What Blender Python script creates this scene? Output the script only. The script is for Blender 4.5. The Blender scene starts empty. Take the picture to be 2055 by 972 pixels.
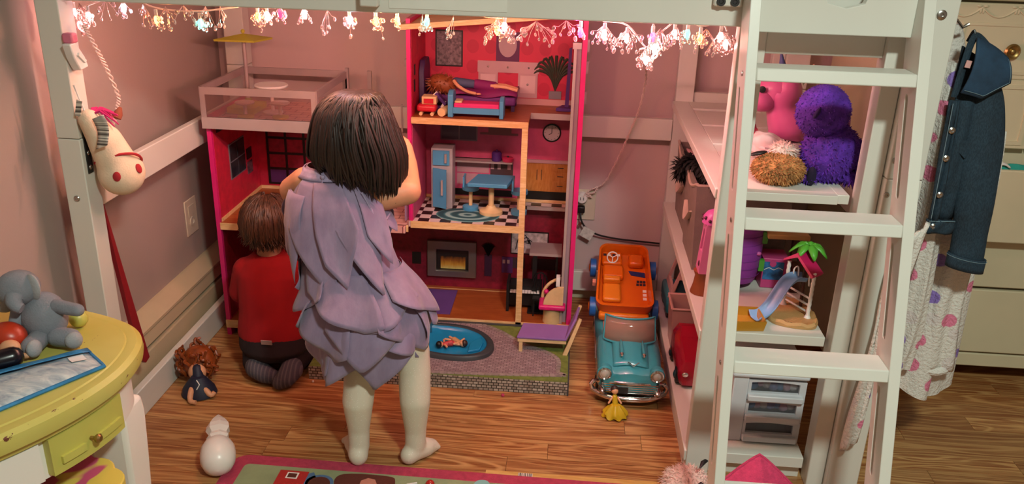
import bpy, bmesh, math, random
from math import sin, cos, pi, radians, sqrt, atan2, hypot
from mathutils import Vector as V, Matrix, Euler, noise
from mathutils.geometry import tessellate_polygon
random.seed(7)
SC = bpy.context.scene
COL = SC.collection

# ---------------- camera, world, lights, exposure ----------------
def set_camera():
    p, y, r = radians(21.39), radians(-3.696), radians(1.8065)
    f = V((sin(y)*cos(p), cos(y)*cos(p), -sin(p)))
    r0 = V((cos(y), -sin(y), 0)); u0 = r0.cross(f)
    rt = r0*cos(r) + u0*sin(r); up = -r0*sin(r) + u0*cos(r)
    m = Matrix((( rt.x, up.x, -f.x, 0), (rt.y, up.y, -f.y, 0), (rt.z, up.z, -f.z, 1.45), (0, 0, 0, 1)))
    c = bpy.data.cameras.new('camera'); c.sensor_fit = 'HORIZONTAL'; c.sensor_width = 36
    c.lens = 1695/2055*36; c.clip_start = .02
    o = bpy.data.objects.new('camera', c); COL.objects.link(o); o.matrix_world = m
    SC.camera = o
set_camera()
W = bpy.data.worlds.new('World'); SC.world = W; W.use_nodes = True
W.node_tree.nodes['Background'].inputs[0].default_value = (.94, 1, .86, 1)
W.node_tree.nodes['Background'].inputs[1].default_value = 0.15
def lamp(name, loc, power, col, size, kind='AREA', rot=(0, 0, 0)):
    l = bpy.data.lights.new(name, kind); l.energy = power; l.color = col
    if kind == 'AREA': l.shape = 'DISK'; l.size = size
    else: l.shadow_soft_size = size
    o = bpy.data.objects.new(name, l); COL.objects.link(o); o.location = loc; o.rotation_euler = rot
    return o
lamp('ceiling_lamp_light', (0.58, 0.10, 2.36), 59, (.88, 1, .88), .26)
SC.view_settings.view_transform = 'Standard'
SC.view_settings.look = 'None'
SC.view_settings.exposure = 0.0
SC.view_settings.gamma = 1
BULB_W = 1.55     # watts per fairy bulb

# ---------------- materials ----------------
def lin(h):
    h = h.lstrip('#'); o = []
    for i in (0, 2, 4):
        c = int(h[i:i+2], 16)/255
        o.append(c/12.92 if c <= .04045 else ((c+.055)/1.055)**2.4)
    return (*o, 1)
MATS = {}
class N:
    def __init__(s, name):
        s.m = bpy.data.materials.new(name); s.m.use_nodes = True
        s.t = s.m.node_tree; s.b = s.t.nodes['Principled BSDF']
        s.co = None
    def n(s, t, **k):
        x = s.t.nodes.new(t)
        for a, b in k.items(): setattr(x, a, b)
        return x
    def l(s, a, b): s.t.links.new(a, b)
    def coord(s, scale=(1, 1, 1), rot=(0, 0, 0), loc=(0, 0, 0), rnd=False):
        tc = s.n('ShaderNodeTexCoord'); mp = s.n('ShaderNodeMapping')
        mp.inputs['Scale'].default_value = scale; mp.inputs['Rotation'].default_value = rot; mp.inputs['Location'].default_value = loc
        s.l(tc.outputs['Object'], mp.inputs['Vector'])
        if rnd:
            oi = s.n('ShaderNodeObjectInfo'); mu = s.n('ShaderNodeMath', operation='MULTIPLY'); mu.inputs[1].default_value = 37
            s.l(oi.outputs['Random'], mu.inputs[0]); s.l(mu.outputs[0], mp.inputs['Location'])
        return mp.outputs[0]
    def noise(s, vec, scale, detail=3, rough=.55, dist=0):
        x = s.n('ShaderNodeTexNoise'); x.inputs['Scale'].default_value = scale; x.inputs['Detail'].default_value = detail
        x.inputs['Roughness'].default_value = rough; x.inputs['Distortion'].default_value = dist
        if vec: s.l(vec, x.inputs['Vector'])
        return x.outputs['Fac']
    def ramp(s, fac, stops, const=False):
        x = s.n('ShaderNodeValToRGB'); e = x.color_ramp.elements
        if const: x.color_ramp.interpolation = 'CONSTANT'
        e[0].position, e[0].color = stops[0][0], stops[0][1]
        e[1].position, e[1].color = stops[-1][0], stops[-1][1]
        for p, c in stops[1:-1]:
            q = e.new(p); q.color = c
        s.l(fac, x.inputs[0]); return x.outputs[0]
    def mix(s, fac, a, b, mode='MIX'):
        x = s.n('ShaderNodeMix', data_type='RGBA', blend_type=mode)
        for sock, v in ((x.inputs[0], fac), (x.inputs[6], a), (x.inputs[7], b)):
            if isinstance(v, (int, float, tuple)): sock.default_value = v
            else: s.l(v, sock)
        return x.outputs[2]
    def col(s, c): s.l(c, s.b.inputs['Base Color'])
    def bump(s, h, strength=.3, dist=.002):
        x = s.n('ShaderNodeBump'); x.inputs['Strength'].default_value = strength; x.inputs['Distance'].default_value = dist
        s.l(h, x.inputs['Height']); s.l(x.outputs[0], s.b.inputs['Normal'])
    def set(s, **k):
        for a, b in k.items(): s.b.inputs[a.replace('_', ' ')].default_value = b
def mat(name, c, rough=.5, metal=0, var=.06, vs=6, bump=0, bs=120, **k):
    """plain material: colour with slight cloudy variation and optional fine relief"""
    if name in MATS: return MATS[name]
    s = N(name); a = lin(c); s.set(Roughness=rough, Metallic=metal)
    vec = s.coord(rnd=True)
    d = tuple(x*(1-var*2) for x in a[:3])+(1,); e = tuple(min(1, x*(1+var)) for x in a[:3])+(1,)
    s.col(s.ramp(s.noise(vec, vs), [(.3, d), (.7, e)]))
    if bump: s.bump(s.noise(vec, bs, 4), bump, .003)
    for q, v in k.items(): s.b.inputs[q.replace('_', ' ')].default_value = v
    MATS[name] = s.m; return s.m
def emit(name, c, strength):
    if name in MATS: return MATS[name]
    s = N(name); a = lin(c); s.set(Base_Color=a, Roughness=.3)
    s.b.inputs['Emission Color'].default_value = a; s.b.inputs['Emission Strength'].default_value = strength
    MATS[name] = s.m; return s.m
def wood(name, c0, c1, c2, scale=(3, 40, 40), rough=.4, ring=.5, rnd=True, bump=.08):
    if name in MATS: return MATS[name]
    s = N(name); s.set(Roughness=rough)
    vec = s.coord(scale=scale, rnd=rnd)
    a = s.noise(vec, 1.0, 6, .6, .6); b = s.noise(vec, 4.5, 3, .6, .2)
    c = s.ramp(a, [(.3, lin(c0)), (.48, lin(c1)), (.56, lin(c0)), (.7, lin(c2))])
    oi = s.n('ShaderNodeObjectInfo')
    t = s.ramp(oi.outputs['Random'], [(0, (.74, .70, .66, 1)), (1, (1.12, 1.12, 1.1, 1))])
    c = s.mix(ring, c, s.ramp(b, [(.35, lin(c1)), (.65, lin(c2))]))
    s.col(s.mix(1.0, c, t, 'MULTIPLY') if rnd else c)
    s.bump(a, bump, .001)
    MATS[name] = s.m; return s.m

# ---------------- mesh builder ----------------
def frame(d, up=V((0, 0, 1))):
    d = V(d).normalized()
    if abs(d.dot(up)) > .97: up = V((0, 1, 0)) if abs(d.y) < .9 else V((1, 0, 0))
    a = up.cross(d).normalized(); return a, d.cross(a).normalized(), d
class MB:
    def __init__(s): s.v = []; s.f = []; s.mi = []; s.k = 0
    def add(s, vs, fs):
        o = len(s.v); s.v += [tuple(x) for x in vs]
        for f in fs: s.f.append([i+o for i in f]); s.mi.append(s.k)
        return s
    def box(s, x0, x1, y0, y1, z0, z1):
        return s.add([(x, y, z) for z in (z0, z1) for y in (y0, y1) for x in (x0, x1)],
                     [(0, 2, 3, 1), (4, 5, 7, 6), (0, 1, 5, 4), (2, 6, 7, 3), (0, 4, 6, 2), (1, 3, 7, 5)])
    def rbox(s, c, size, rot=(0, 0, 0)):
        m = Euler([radians(a) for a in rot]).to_matrix(); h = V(size)/2
        vs = [V(c)+m @ V((x*h.x, y*h.y, z*h.z)) for z in (-1, 1) for y in (-1, 1) for x in (-1, 1)]
        return s.add(vs, [(0, 2, 3, 1), (4, 5, 7, 6), (0, 1, 5, 4), (2, 6, 7, 3), (0, 4, 6, 2), (1, 3, 7, 5)])
    def tube(s, pts, r, n=8, cap=True, sq=1.0):
        pts = [V(p) for p in pts]; m = len(pts)
        rr = [r]*m if isinstance(r, (int, float)) else list(r)
        a, b, _ = frame(pts[1]-pts[0]); vs = []
        for i, p in enumerate(pts):
            d = (pts[min(i+1, m-1)]-pts[max(i-1, 0)]).normalized()
            a = (a-d*a.dot(d)).normalized(); b = d.cross(a)
            for j in range(n):
                t = 2*pi*j/n; vs.append(p+(a*cos(t)+b*sin(t)*sq)*rr[i])
        fs = [(i*n+j, i*n+(j+1) % n, (i+1)*n+(j+1) % n, (i+1)*n+j) for i in range(m-1) for j in range(n)]
        if cap: fs += [tuple(range(n))[::-1], tuple(range((m-1)*n, m*n))]
        return s.add(vs, fs)
    def cyl(s, p0, p1, r0, r1=None, n=16): return s.tube([p0, p1], [r0, r0 if r1 is None else r1], n)
    def cap(s, p0, p1, r0, r1=None, n=12):
        """rounded limb piece"""
        r1 = r0 if r1 is None else r1; p0, p1 = V(p0), V(p1); d = (p1-p0).normalized()
        P = [p0-d*r0*.95, p0-d*r0*.7, p0-d*r0*.3, p0, p0.lerp(p1, .5), p1, p1+d*r1*.3, p1+d*r1*.7, p1+d*r1*.95]
        R = [r0*.3, r0*.71, r0*.95, r0, (r0+r1)/2, r1, r1*.95, r1*.71, r1*.3]
        return s.tube(P, R, n)
    def ell(s, c, r, rot=(0, 0, 0), nu=16, nv=10):
        m = Euler([radians(a) for a in rot]).to_matrix(); c = V(c)
        if isinstance(r, (int, float)): r = (r, r, r)
        vs = [c+m @ V((0, 0, r[2]))]
        for i in range(1, nv):
            p = pi*i/nv
            for j in range(nu):
                t = 2*pi*j/nu; vs.append(c+m @ V((r[0]*sin(p)*cos(t), r[1]*sin(p)*sin(t), r[2]*cos(p))))
        vs.append(c+m @ V((0, 0, -r[2]))); L = len(vs)-1
        fs = [(0, 1+j, 1+(j+1) % nu) for j in range(nu)]
        for i in range(nv-2):
            for j in range(nu):
                fs.append((1+i*nu+j, 1+(i+1)*nu+j, 1+(i+1)*nu+(j+1) % nu, 1+i*nu+(j+1) % nu))
        fs += [(L, 1+(nv-2)*nu+(j+1) % nu, 1+(nv-2)*nu+j) for j in range(nu)]
        return s.add(vs, fs)
    def lathe(s, prof, c=(0, 0, 0), axis=(0, 0, 1), n=24, sx=1, sy=1):
        a, b, d = frame(axis); c = V(c); m = len(prof); vs = []
        for r, h in prof:
            for j in range(n):
                t = 2*pi*j/n; vs.append(c+d*h+(a*cos(t)*sx+b*sin(t)*sy)*max(r, 1e-4))
        fs = [(i*n+j, i*n+(j+1) % n, (i+1)*n+(j+1) % n, (i+1)*n+j) for i in range(m-1) for j in range(n)]
        fs += [tuple(range(n))[::-1], tuple(range((m-1)*n, m*n))]
        return s.add(vs, fs)
    def prism(s, poly, vec):
        poly = [V(p) for p in poly]; n = len(poly); vec = V(vec)
        return s.add(poly+[p+vec for p in poly], [tuple(range(n))[::-1], tuple(range(n, 2*n))]+[(i, (i+1) % n, n+(i+1) % n, n+i) for i in range(n)])
    def plate(s, loops, fn, t0, t1):
        """flat plate with holes: loops of 2d points, fn(u,v,t)->3d"""
        flat = [p for l in loops for p in l]; n = len(flat)
        tris = tessellate_polygon([[V((p[0], p[1], 0)) for p in l] for l in loops])
        vs = [fn(p[0], p[1], t0) for p in flat]+[fn(p[0], p[1], t1) for p in flat]
        fs = [tuple(t) for t in tris]+[tuple(i+n for i in t[::-1]) for t in tris]
        o = 0
        for l in loops:
            k = len(l); fs += [(o+i, o+(i+1) % k, n+o+(i+1) % k, n+o+i) for i in range(k)]; o += k
        return s.add(vs, fs)
    def grid(s, fn, nu, nv, cu=False, caps=False):
        vs = [fn(i/(nu if cu else nu-1), j/(nv-1)) for j in range(nv) for i in range(nu)]
        fs = [(j*nu+i, j*nu+(i+1) % nu, (j+1)*nu+(i+1) % nu, (j+1)*nu+i) for j in range(nv-1) for i in range(nu if cu else nu-1)]
        if caps: fs += [tuple(range(nu))[::-1], tuple(range((nv-1)*nu, nv*nu))]
        return s.add(vs, fs)
    def spikes(s, c, r, n, ln, w=.004, rot=(0, 0, 0), droop=.3, cond=None):
        """fur tufts on an ellipsoid"""
        m = Euler([radians(a) for a in rot]).to_matrix(); c = V(c); vs = []; fs = []
        for i in range(n):
            z = 1-2*(i+.5)/n; t = i*2.39996+random.uniform(-.2, .2); q = sqrt(1-z*z)
            d = V((q*cos(t), q*sin(t), z)); p = c+m @ V((d.x*r[0], d.y*r[1], d.z*r[2]))
            nn = (m @ V((d.x/r[0], d.y/r[1], d.z/r[2]))).normalized()
            if cond and not cond(p): continue
            a, b, _ = frame(nn); L = ln*random.uniform(.6, 1.3)
            tip = p+nn*L*.75+(a*random.uniform(-1, 1)+b*random.uniform(-1, 1))*L*.6+V((0, 0, -L*droop))
            o = len(vs); th = random.uniform(0, 6)
            vs += [p+(a*cos(th+k*2.094)+b*sin(th+k*2.094))*w-nn*.002 for k in range(3)]+[tip]
            fs += [(o, o+1, o+3), (o+1, o+2, o+3), (o+2, o, o+3)]
        return s.add(vs, fs)
    def xf(s, M, i0=0):
        s.v[i0:] = [tuple(M @ V(p)) for p in s.v[i0:]]; return s
    def mid(s):
        xs = list(zip(*s.v)); return V(((min(xs[0])+max(xs[0]))/2, (min(xs[1])+max(xs[1]))/2, min(xs[2])))

def ob(name, mb, m, parent=None, bev=0, sub=0, solid=0, ang=40, label=None, kind=None, flat=False, origin=None):
    o3 = parent.get('_w') if parent else None
    org = V(o3) if o3 is not None else (V(origin) if origin else mb.mid())
    me = bpy.data.meshes.new(name)
    me.from_pydata([V(p)-org for p in mb.v], [], mb.f)
    for q in (m if isinstance(m, (list, tuple)) else [m]): me.materials.append(q)
    if any(mb.mi): me.polygons.foreach_set('material_index', mb.mi)
    bm = bmesh.new(); bm.from_mesh(me); bmesh.ops.recalc_face_normals(bm, faces=bm.faces); bm.to_mesh(me); bm.free()
    if not flat:
        me.polygons.foreach_set('use_smooth', [True]*len(me.polygons)); me.set_sharp_from_angle(angle=radians(ang))
    o = bpy.data.objects.new(name, me); COL.objects.link(o)
    if parent: o.parent = parent
    else: o.location = org
    if solid:
        q = o.modifiers.new('solid', 'SOLIDIFY'); q.thickness = solid; q.offset = 0
    if bev:
        q = o.modifiers.new('bevel', 'BEVEL'); q.width = bev; q.segments = 2; q.limit_method = 'ANGLE'; q.angle_limit = radians(50)
    if sub:
        q = o.modifiers.new('sub', 'SUBSURF'); q.levels = sub; q.render_levels = sub
    o['_w'] = list(org)
    if label: o['label'] = label
    if kind: o['kind'] = kind
    return o
def subp(name, mb, m, parent, **k):
    """part of a part: same world frame"""
    return ob(name, mb, m, parent, **k)
def thing(name, label, cat, loc=(0, 0, 0), group=None):
    o = bpy.data.objects.new(name, None); COL.objects.link(o); o.location = loc; o.empty_display_size = .02
    o['_w'] = list(loc); o['label'] = label; o['category'] = cat
    if group: o['group'] = group
    return o
def tag(o, label, cat, group=None):
    o['label'] = label; o['category'] = cat
    if group: o['group'] = group
    return o
def struct(o): o['kind'] = 'structure'; return o
def tree(root, delta, label=None):
    """copy of a thing with its parts and sub-parts, shifted"""
    r = root.copy(); COL.objects.link(r); r.location = root.location+V(delta)
    if label: r['label'] = label
    for ch in list(root.children):
        c = ch.copy(); COL.objects.link(c); c.parent = r
        for g in list(ch.children):
            d = g.copy(); COL.objects.link(d); d.parent = c
    return r
def spline(pts, n=8, closed=False):
    pts = [V(p) for p in pts]; m = len(pts); out = []
    for i in range(m if closed else m-1):
        g = (lambda k: pts[k % m]) if closed else (lambda k: pts[max(0, min(m-1, k))])
        a, b, c, d = g(i-1), g(i), g(i+1), g(i+2)
        for j in range(n):
            t = j/n; out.append(.5*((2*b)+(c-a)*t+(2*a-5*b+4*c-d)*t*t+(3*b-a-3*c+d)*t**3))
    if not closed: out.append(pts[-1])
    return out
def B(*a): return MB().box(*a)
# ---------------- shared materials ----------------
def paintm(name, c, rough=.45, bump=.05): return mat(name, c, rough, var=.02, vs=3, bump=bump, bs=60)
M_white = paintm('white_bed_paint', '#DCDBD2', .38)
M_whiteB = paintm('white_lacquer', '#E9E6DE', .45)
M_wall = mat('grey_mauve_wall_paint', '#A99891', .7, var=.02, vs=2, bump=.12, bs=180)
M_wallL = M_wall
M_wallB = mat('back_wall_mauve', '#CDB6B4', .7, var=.02, vs=2, bump=.12, bs=180)  # back wall colour, set lighter and rosier than the other walls
M_ceil = mat('ceiling_paint', '#EDE8DE', .8)
M_cream = mat('cream_paint', '#D9CFAF', .55, var=.03, vs=4)
M_metal = mat('brushed_metal', '#B9B7B2', .3, 1)
M_dark = mat('dark_metal', '#4A4B4C', .4, .8)
M_black = mat('black_plastic', '#111113', .4)
M_ivory = mat('ivory_plastic', '#D9CDB8', .4)
M_whitep = mat('white_plastic', '#EDEBE8', .35)
M_pine = wood('pale_pine', '#E2BC86', '#D3A56C', '#EFCFA0', (8, 60, 60), .5, .4, rnd=False)
M_brass = mat('brass', '#A88A55', .35, .9)
M_skin = mat('skin', '#C98E6C', .5, var=.03, vs=30, bump=.05, bs=300, Subsurface_Weight=.08)
M_dollskin = mat('doll_skin', '#DB9F78', .45)

# oak floor
def floor_mat():
    s = N('oak_floorboards'); s.set(Roughness=.34)
    v1 = s.coord(scale=(1.1, 11, 11), rnd=True)
    a = s.noise(v1, 1.0, 2, .5, .5)
    w = s.n('ShaderNodeMath', operation='MULTIPLY'); w.inputs[1].default_value = 75; s.l(a, w.inputs[0])
    w2 = s.n('ShaderNodeMath', operation='SINE'); s.l(w.outputs[0], w2.inputs[0])
    band = s.ramp(w2.outputs[0], [(.0, (1, 1, 1, 1)), (.55, (.55, .55, .55, 1)), (1, (0, 0, 0, 1))])
    v2 = s.coord(scale=(4, 120, 120), rnd=True); b = s.noise(v2, 1.0, 4, .65)
    v3 = s.coord(scale=(1.5, 5, 5), rnd=True); c3 = s.noise(v3, 1.0, 3)
    base = s.ramp(c3, [(.3, lin('#B08050')), (.55, lin('#C2935E')), (.75, lin('#D2A872'))])
    mk = s.n('ShaderNodeMath', operation='MULTIPLY'); s.l(s.ramp(b, [(.32, (.15, .15, .15, 1)), (.62, (1, 1, 1, 1))]), mk.inputs[0]); s.l(band, mk.inputs[1])
    c = s.mix(mk.outputs[0], base, lin('#8A5029'))
    oi = s.n('ShaderNodeObjectInfo')
    c = s.mix(1.0, c, s.ramp(oi.outputs['Random'], [(0, (.84, .78, .74, 1)), (.5, (1, .98, .96, 1)), (1, (1.14, 1.11, 1.06, 1))]), 'MULTIPLY')
    s.col(c); s.bump(b, .05, .001); return s.m
M_oak = floor_mat()
M_sub = mat('subfloor_dark', '#3A2413', .8)

# ---------------- the room ----------------
XL, YB, XR, YF = -1.33, 3.13, 2.6, -1.6
fl = struct(ob('floor', B(XL-.06, XR+.1, YF-.1, YB+.06, -.06, -.008), M_sub))
fl['_w'] = [0, 0, 0]; fl.data.transform(Matrix.Translation(fl.location)); fl.location = (0, 0, 0)
def planks():
    w = .0755; y = YB+.02; k = 0
    while y > .95:
        x = XL-.05-random.uniform(0, .7)
        while x < XR:
            L = random.uniform(.55, 1.15); a, b = max(x, XL-.05), min(x+L, XR)
            if b-a > .05:
                o = ob('plank', B(a+.0005, b-.0005, y-w+.0005, y-.0005, -.012, 0), M_oak, fl, flat=True)
                c = V(((a+b)/2, y-w/2, 0)); o.data.transform(Matrix.Translation(-c)); o.location = c
            x += L
        y -= w
    return y
YP = planks()
ob('near_boards', B(XL-.05, XR, YF-.05, YP, -.012, 0), M_oak, fl, flat=True)
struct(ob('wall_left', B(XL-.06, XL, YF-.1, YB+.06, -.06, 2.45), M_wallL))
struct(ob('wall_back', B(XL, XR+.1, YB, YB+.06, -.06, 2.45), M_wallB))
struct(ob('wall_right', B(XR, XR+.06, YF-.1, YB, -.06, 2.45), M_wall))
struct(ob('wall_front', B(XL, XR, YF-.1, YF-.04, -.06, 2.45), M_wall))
struct(ob('ceiling', B(XL-.06, XR+.1, YF-.1, YB+.06, 2.45, 2.5), M_ceil))
struct(ob('baseboard_back', B(-1.28, XR, YB-.014, YB, 0, .055), M_cream, bev=.003))
# ceiling fixture (out of frame): the lamp that lights the room
cl = thing('ceiling_light', 'round frosted ceiling light in the middle of the room ceiling', 'lamp', (.58, .10, 2.45))
ob('base_plate', MB().lathe([(.15, 0), (.15, -.02), (.12, -.025)], (.58, .10, 2.45)), M_whitep, cl)
# baseboard heater along the left wall
M_heat = mat('cream_heater_enamel', '#C6B695', .5, var=.04, vs=5)
ht = struct(bpy.data.objects.new('trim_1', None)); COL.objects.link(ht); ht['_w'] = [-1.3, 2.2, 0]; ht.location = (-1.3, 2.2, 0)
ob('heater_top', MB().prism([(-1.33, 1.0, .236), (-1.312, 1.0, .236), (-1.272, 1.0, .205), (-1.272, 1.0, .196), (-1.33, 1.0, .196)], (0, 2.11, 0)), M_heat, ht)
ob('heater_damper', MB().prism([(-1.30, 1.0, .192), (-1.277, 1.0, .190), (-1.272, 1.0, .152), (-1.295, 1.0, .152)], (0, 2.11, 0)), M_heat, ht)
ob('heater_slot', B(-1.33, -1.288, 1.0, 3.11, .125, .196), M_black, ht)
ob('heater_panel', B(-1.33, -1.27, 1.0, 3.11, .03, .136), M_heat, ht, bev=.004)
ob('heater_foot', B(-1.32, -1.285, 1.0, 3.11, 0, .03), M_black, ht)

# ---------------- loft bed ----------------
bed = thing('loft_bed', 'white painted low loft bed frame with play space below', 'bed', (-.2, 2.5, 0))
def post(x0, x1, y0, y1, split=.893, top=1.9):
    ob('post', B(x0, x1, y0, y1, 0, split-.0008), M_white, bed, bev=.0025)
    ob('post', B(x0, x1, y0, y1, split+.0008, top), M_white, bed, bev=.0025)
post(-1.263, -1.205, 1.95, 2.012)
post(-1.272, -1.197, 3.05, 3.112)
post(.745, .828, 1.952, 2.012)
post(.745, .828, 3.05, 3.112)
ob('front_rail', B(-1.205, .745, 1.966, 1.996, 1.224, 1.47), M_white, bed, bev=.003)
ob('back_rail', B(-1.197, .745, 3.06, 3.09, 1.17, 1.47), M_white, bed, bev=.003)
ob('side_rail', B(-1.25, -1.222, 2.012, 3.05, 1.224, 1.47), M_white, bed, bev=.003)
ob('side_rail', B(.79, .82, 2.012, 3.05, 1.224, 1.47), M_white, bed, bev=.003)
ob('guard_rail', B(-1.205, .36, 1.966, 1.996, 1.60, 1.70), M_white, bed, bev=.003)
ob('side_brace', B(-1.25, -1.2265, 2.012, 3.05, .688, .775), M_white, bed, bev=.003)
ob('side_brace', B(-1.25, -1.2265, 2.012, 3.05, 0, .092), M_white, bed, bev=.003)
ob('back_brace', B(-1.197, .375, 3.055, 3.08, .682, .762), M_white, bed, bev=.003)
ob('back_brace', B(-1.197, .375, 3.06, 3.085, .058, .141), M_white, bed, bev=.003)
ob('side_brace', B(.79, .82, 2.012, 3.05, .688, .775), M_white, bed, bev=.003)
for i in range(12):  # unseen slats, added so the bed blocks the room lamp below
    y = 2.05+i*.083; ob('slat', B(-1.22, .79, y, y+.066, 1.262, 1.282), M_white, bed)
ob('mattress', B(-1.21, .78, 2.01, 3.04, 1.284, 1.44), M_whitep, bed, bev=.03)  # out of view as well; shades the play space with the slats
# screws and brackets on the frame
def bolt(c, d, r=.008):
    d = V(d).normalized(); c = V(c)
    o = ob('bolt', MB().lathe([(r, 0), (r, .002), (r*.75, .004), (r*.35, .004), (r*.33, .001)], c, d, 14), M_metal, bed); return o
bolt((-1.236, 1.95, .738), (0, -1, 0)); bolt((.792, 1.952, 1.268), (0, -1, 0), .011)
bolt((.757, 1.952, .939), (0, -1, 0)); bolt((.752, 1.952, .855), (0, -1, 0), .007)
bk = ob('hinge_plate', B(-1.205, -1.2025, 1.965, 1.987, .80, .945), M_dark, bed)
for z in (.815, .852, .897, .93): subp('screw', MB().lathe([(.006, 0), (.005, .002)], (-1.2025, 1.976, z), (1, 0, 0), 12), M_metal, bk)
cb = ob('corner_bracket', B(.302, .366, 1.948, 1.966, 1.268, 1.33), M_white, bed, bev=.004)
for x in (.317, .347): subp('screw', MB().lathe([(.010, 0), (.010, .003), (.005, .003), (.004, .001)], (x, 1.948, 1.279), (0, -1, 0), 14), M_dark, cb)
ob('rail_block', B(-.487, -.445, 1.936, 1.966, 1.239, 1.33), M_white, bed, bev=.004)

tag(ob('paper_sheet', B(-.425, -.155, 1.9645, 1.9658, 1.236, 1.42), mat('white_paper', '#E9E9E0', .8)), 'white sheet of paper taped to the front bed rail', 'paper')

# entry board with V notch above the ladder's back
pts = [(.43, 1.225), (.745, 1.225), (.745, 1.47), (.66, 1.33), (.648, 1.285), (.592, 1.272), (.53, 1.285), (.518, 1.33), (.43, 1.47)]
# ---------------- ladder ----------------
lad = thing('ladder', 'white slanted wooden ladder with slotted stringers leaning on bed front', 'ladder', (.555, 1.55, 0))
def LY(z): return 1.506+.28*z
def stringer(x0, x1):
    outer = [(LY(0), 0), (LY(0)+.088, 0), (LY(1.42)+.088, 1.42), (LY(1.42), 1.42)]
    def slot(z0, z1):
        o = []
        for k in range(7):
            t = -pi/2+pi*k/6; o.append((cos(t-pi/2)*.0, 0))
        o = []
        r = .008
        for zc, s0 in ((z1, 0), (z0, pi)):
            for k in range(7):
                t = s0+pi*k/6; z = zc+sin(t)*r; o.append((LY(z)+.052+cos(t)*r, z))
        return o
    mb = MB().plate([outer, slot(.90, 1.10), slot(.60, .79), slot(.30, .48)], lambda u, v, t: V((t, u, v)), x0, x1)
    return ob('stringer', mb, M_white, lad, bev=.0015)
stringer(.365, .388); stringer(.720, .745)
for z in (1.157, .852, .548, .245):
    mb = MB().prism([(.388, LY(z)-.001, z), (.388, LY(z)+.072, z), (.388, LY(z)+.066, z-.027), (.388, LY(z)-.008, z-.027)], (.332, 0, 0))
    ob('rung', mb, M_white, lad, bev=.003)
ob('header_board', MB().plate([[(.388, 1.222), (.72, 1.222), (.72, 1.42), (.66, 1.42), (.612, 1.288), (.575, 1.278), (.535, 1.288), (.47, 1.42), (.388, 1.42)]],
   lambda u, v, t: V((u, t, v)), 1.905, 1.93), M_white, lad, bev=.002)
for x, s in ((.365, -1), (.72, -1)):
    for z in (1.14, .836, .53):
        ob('bolt', MB().lathe([(.006, 0), (.006, .002), (.003, .003)], (x, LY(z)+.03, z), (s, 0, 0), 12), M_metal, lad)

# ---------------- bookcase under the right end ----------------
bc = thing('bookcase', 'white open bookcase with three shelves under the right end of the bed', 'bookcase', (.53, 2.5, 0))
ob('upright', B(.372, .436, 1.99, 2.03, 0, 1.222), M_white, bc, bev=.0025)
ob('upright', B(.70, .744, 1.975, 2.03, 0, 1.222), M_white, bc, bev=.0025)
ob('upright', B(.376, .44, 3.06, 3.10, 0, 1.222), M_white, bc, bev=.0025)
ob('upright', B(.70, .744, 3.06, 3.10, 0, 1.222), M_white, bc, bev=.0025)
ob('top_rail', B(.436, .70, 1.995, 2.02, 1.164, 1.222), M_white, bc, bev=.002)
ob('shelf_edge_board', B(.366, .424, 2.012, 3.06, .806, .83), M_white, bc, bev=.002)
ob('shelf_edge_board', B(.66, .69, 2.012, 3.06, .806, .83), M_white, bc, bev=.002)
for a, b in ((2.0, 2.445), (2.465, 2.685), (2.705, 2.915), (2.945, 3.06)):
    ob('shelf_slat', B(.424, .66, a, b, .808, .83), M_white, bc, bev=.0015)
ob('shelf', B(.368, .69, 2.0, 3.06, .42, .447), M_white, bc, bev=.002)
ob('shelf', B(.366, .69, 1.995, 3.06, .045, .078), M_white, bc, bev=.002)
ob('plinth', B(.38, .69, 2.02, 2.045, 0, .045), M_white, bc)
ob('plinth', B(.372, .39, 2.045, 3.06, 0, .045), M_white, bc)
ob('back_cleat', B(.44, .70, 3.07, 3.09, .806, .862), M_white, bc)
# ---------------- wall outlets, cords ----------------
ot = thing('wall_outlet', 'ivory outlet plate on the left wall below the bed brace', 'outlet', (-1.33, 2.75, .40))
ob('cover_plate', B(-1.33, -1.325, 2.703, 2.792, .338, .468), M_ivory, ot, bev=.002)
ob('socket', B(-1.325, -1.323, 2.725, 2.77, .405, .445), M_ivory, ot)
ob('socket', MB().lathe([(.018, 0), (.018, .003), (.010, .003), (.009, .001)], (-1.325, 2.748, .385), (1, 0, 0), 16), M_ivory, ot)
ot = thing('wall_outlet', 'beige double outlet plate on the back wall right of the dollhouse', 'outlet', (.08, 3.13, .4))
ob('cover_plate', B(.042, .118, 3.124, 3.13, .334, .458), M_ivory, ot, bev=.002)
pl = thing('plug', 'round white plug in the back wall outlet, string-light cable tied to it', 'plug', (.064, 3.11, .43))
ob('plug_body', MB().lathe([(.022, 0), (.022, .02), (.018, .026)], (.064, 3.124, .428), (0, -1, 0), 20), M_whitep, pl)
for dx in (-.006, .006): ob('slot', B(.064+dx-.0012, .064+dx+.0012, 3.0965, 3.099, .422, .434), M_black, pl)
bp = thing('power_cord', 'black cord plugged in below the white plug and trailing right', 'cord', (.062, 3.11, .38))
ob('plug_body', B(.046, .078, 3.095, 3.124, .370, .395), M_black, bp, bev=.004)
ob('cable', MB().tube(spline([(.062, 3.10, .372), (.066, 3.09, .345), (.085, 3.09, .315), (.13, 3.10, .285), (.2, 3.11, .268), (.28, 3.11, .262), (.372, 3.11, .257), (.5, 3.11, .25)]), .0036, 6), M_black, bp)
ob('warning_tag', MB().rbox((.092, 3.085, .292), (.048, .0015, .042), (0, 28, 0)), mat('printed_tag', '#D6D2CA', .6, var=.12, vs=90), bp)
ob('tag_tie', MB().rbox((.063, 3.09, .328), (.012, .002, .014), (0, 30, 0)), mat('brown_tape', '#6E3A28', .5), bp)

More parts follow.
